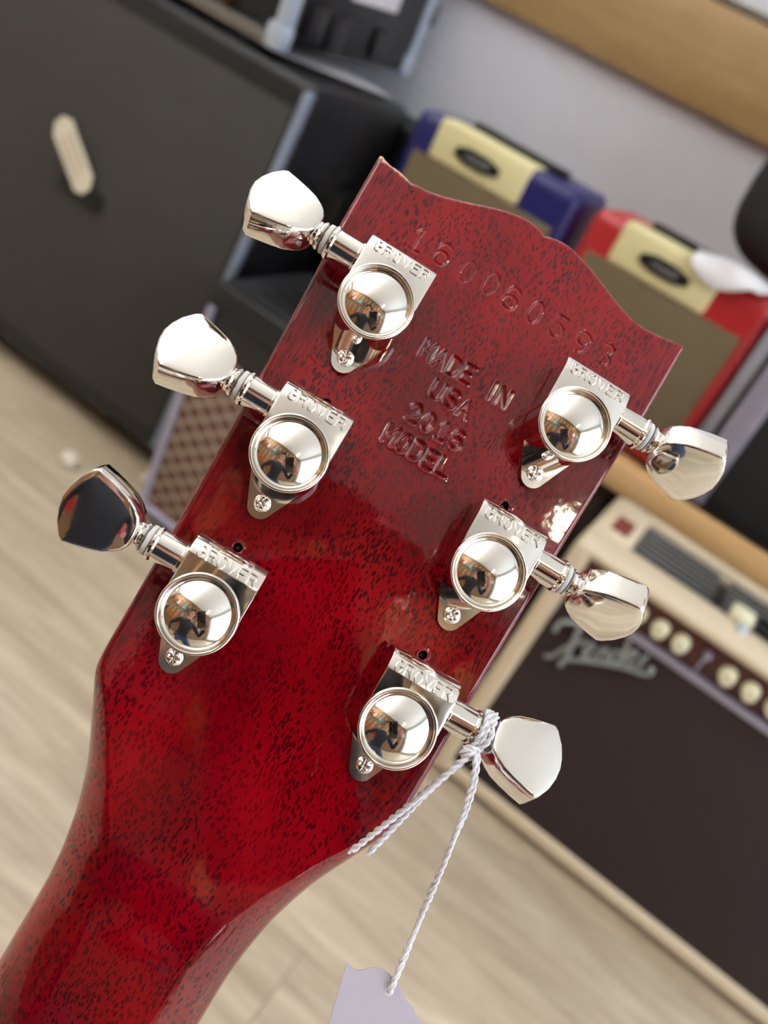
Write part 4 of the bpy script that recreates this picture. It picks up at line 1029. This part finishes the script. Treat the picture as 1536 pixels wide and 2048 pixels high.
# ---- the photographer, mirrored in the tuner caps
def person():
    V = []; E = []; R = []
    def a(p, r, par=None):
        V.append(p); R.append(r); i = len(V) - 1
        if par is not None: E.append((par, i))
        return i
    pel = a((.06, -.64, .50), .155); ab = a((.06, -.63, .66), .14, pel); ch = a((.06, -.58, .86), .155, ab); nb_ = a((.06, -.56, 1.02), .085, ch); nk = a((.055, -.54, 1.10), .052, nb_)
    hd = a((.05, -.50, 1.19), .078, nk); hd2 = a((.045, -.49, 1.27), .085, hd)
    for sg in (-1, 1):
        hip = a((.06 + sg * .11, -.62, .46), .105, pel); kn = a((.06 + sg * .32, -.38, .085), .068, hip); sh_ = a((.06 + sg * .29, -.58, .06), .052, kn); ank = a((.06 + sg * .26, -.78, .05), .042, sh_); toe = a((.06 + sg * .26, -.86, .035), .032, ank)
    SK = []
    def arm(sh, el, wr, palm, d, n, side, curl, grip):
        s0 = a(sh, .065, ch); e0 = a(el, .044, s0); m0 = a(tuple((Vector(el) * .45 + Vector(wr) * .55)), .037, e0); w0 = a(wr, .027, m0); SK.append(w0)
        p0 = a(palm, .026, w0); SK.append(p0)
        d, n, side = Vector(d).normalized(), Vector(n).normalized(), Vector(side).normalized()
        for k, (o_, L_) in enumerate(((-.030, .062), (-.010, .074), (.011, .070), (.030, .056))):
            b0 = Vector(palm) + d * .040 + side * o_; q = a(tuple(b0), .0095, p0); SK.append(q); t_ = 0; cur = b0; dd = d.copy()
            for j, f_ in enumerate((.45, .32, .26)):
                dd = (Matrix.Rotation(curl, 3, side) @ dd); cur = cur + dd * L_ * f_; q = a(tuple(cur), .0088 - .0008 * j, q); SK.append(q)
        b0 = Vector(palm) - side * .034 - d * .012; q = a(tuple(b0), .012, p0); SK.append(q)
        for j, vv in enumerate((d * .022 - side * .014 + n * .006, d * .026 - side * .002 + n * .014)):
            b0 = b0 + vv; q = a(tuple(b0), .0105 - .001 * j, q); SK.append(q)
    up = Vector(cu); fw = Vector(cf); rt = Vector(cr)
    ph = Vector((0, 0, CAM_H)) - fw * .030 - up * .055 + rt * .020
    arm((.25, -.56, .97), (.40, -.40, .72), tuple(ph + rt * .10 - up * .075 - fw * .07), tuple(ph + rt * .062 - up * .035 - fw * .038), up * .55 - rt * .75 + fw * .1, fw * -1, up * -.8 - rt * .5, -.42, 1)
    arm((-.13, -.56, .97), (-.33, -.60, .70), (-.26, -.50, .47), (-.25, -.455, .405), (.1, .55, -.75), (0, -.8, -.6), (1, 0, 0), .12, -1)
    me = bpy.data.meshes.new('body'); me.from_pydata(V, E, []); o = bpy.data.objects.new('skin_source', me); COL.objects.link(o)
    md = o.modifiers.new('skin', 'SKIN'); md.use_smooth_shade = True
    for i, sv in enumerate(me.skin_vertices[0].data): sv.radius = (R[i], R[i] * (.78 if i < 4 else 1.0)); sv.use_root = (i == 0)
    o.modifiers.new('sub', 'SUBSURF').levels = 2
    dg = bpy.context.evaluated_depsgraph_get(); dg.update(); ev = o.evaluated_get(dg); m2 = bpy.data.meshes.new_from_object(ev); bpy.data.objects.remove(o)
    m2.materials.clear()
    for k in ('dark_wool', 'skin', 'denim'): m2.materials.append(M[k])
    VV = np.array(V); sk = set(SK)
    for p in m2.polygons:
        c_ = np.array(p.center); i = int(np.argmin(((VV - c_) ** 2).sum(1))); p.use_smooth = True
        p.material_index = 1 if (i in sk or i in (nk, hd, hd2)) else (2 if (c_[2] < .56 and i not in (ab, ch) and c_[1] < -.2) else 0)
    root = empty('person', (.06, -.6, 0)); tag(root, 'kneeling person in a dark jumper photographing with a phone, mirrored in the tuner caps', 'person')
    b = obj('body', m2, None, root, (-.06, .6, 0))
    bm = bmesh.new(); bmesh.ops.create_uvsphere(bm, u_segments=24, v_segments=14, radius=1)
    for v_ in list(bm.verts):
        if v_.co.y > .35 and v_.co.z < .45: bm.verts.remove(v_)
    for v_ in bm.verts: v_.co = Vector((v_.co.x * .092 - .015, v_.co.y * .105 + .10, v_.co.z * .105 + 1.255))
    obj('hair', to_mesh('hair', bm, 80), M['hair'], root)
    for sg in (-1, 1):
        bm = bmesh.new(); bmesh.ops.create_uvsphere(bm, u_segments=12, v_segments=8, radius=.012)
        for v_ in bm.verts: v_.co += Vector((-.015 + sg * .03, .188, 1.25))
        obj('eye', to_mesh('eye', bm, 80), M['finish_white'], root)
        bm = bmesh.new(); bmesh.ops.create_uvsphere(bm, u_segments=12, v_segments=8, radius=1)
        for v_ in bm.verts: v_.co = Vector((v_.co.x * .010 - .015 + sg * .09, v_.co.y * .018 + .115, v_.co.z * .030 + 1.235))
        obj('ear', to_mesh('ear', bm, 80), M['skin'], root)
    bm = bmesh.new(); tube(bm, [(-.015, .185, 1.25), (-.015, .200, 1.225), (-.015, .190, 1.215)], [.006, .012, .010], 8); obj('nose', to_mesh('nose', bm, 80), M['skin'], root)
    bm = bmesh.new(); tube(bm, [(-.04, .178, 1.185), (-.015, .186, 1.183), (.01, .178, 1.185)], [.004, .007, .004], 8); obj('mouth', to_mesh('mouth', bm, 80), M['label_red'], root)
    # the phone in the raised hand
    pe = empty('smartphone'); tag(pe, 'black smartphone held up by the kneeling person, mirrored in the tuner caps', 'phone')
    pe.matrix_world = Matrix(((rt.x, up.x, -fw.x, ph.x), (rt.y, up.y, -fw.y, ph.y), (rt.z, up.z, -fw.z, ph.z), (0, 0, 0, 1)))
    bm = bmesh.new(); box(bm, -.0375, .0375, -.075, .075, -.004, .004, .0035, 3); obj('phone_body', to_mesh('phone_body', bm), M['finish_black'], pe)
    bm = bmesh.new(); box(bm, -.034, -.008, .040, .070, -.0062, -.0038, .001, 2); obj('camera_bump', to_mesh('camera_bump', bm), M['black_plastic'], pe)
person()
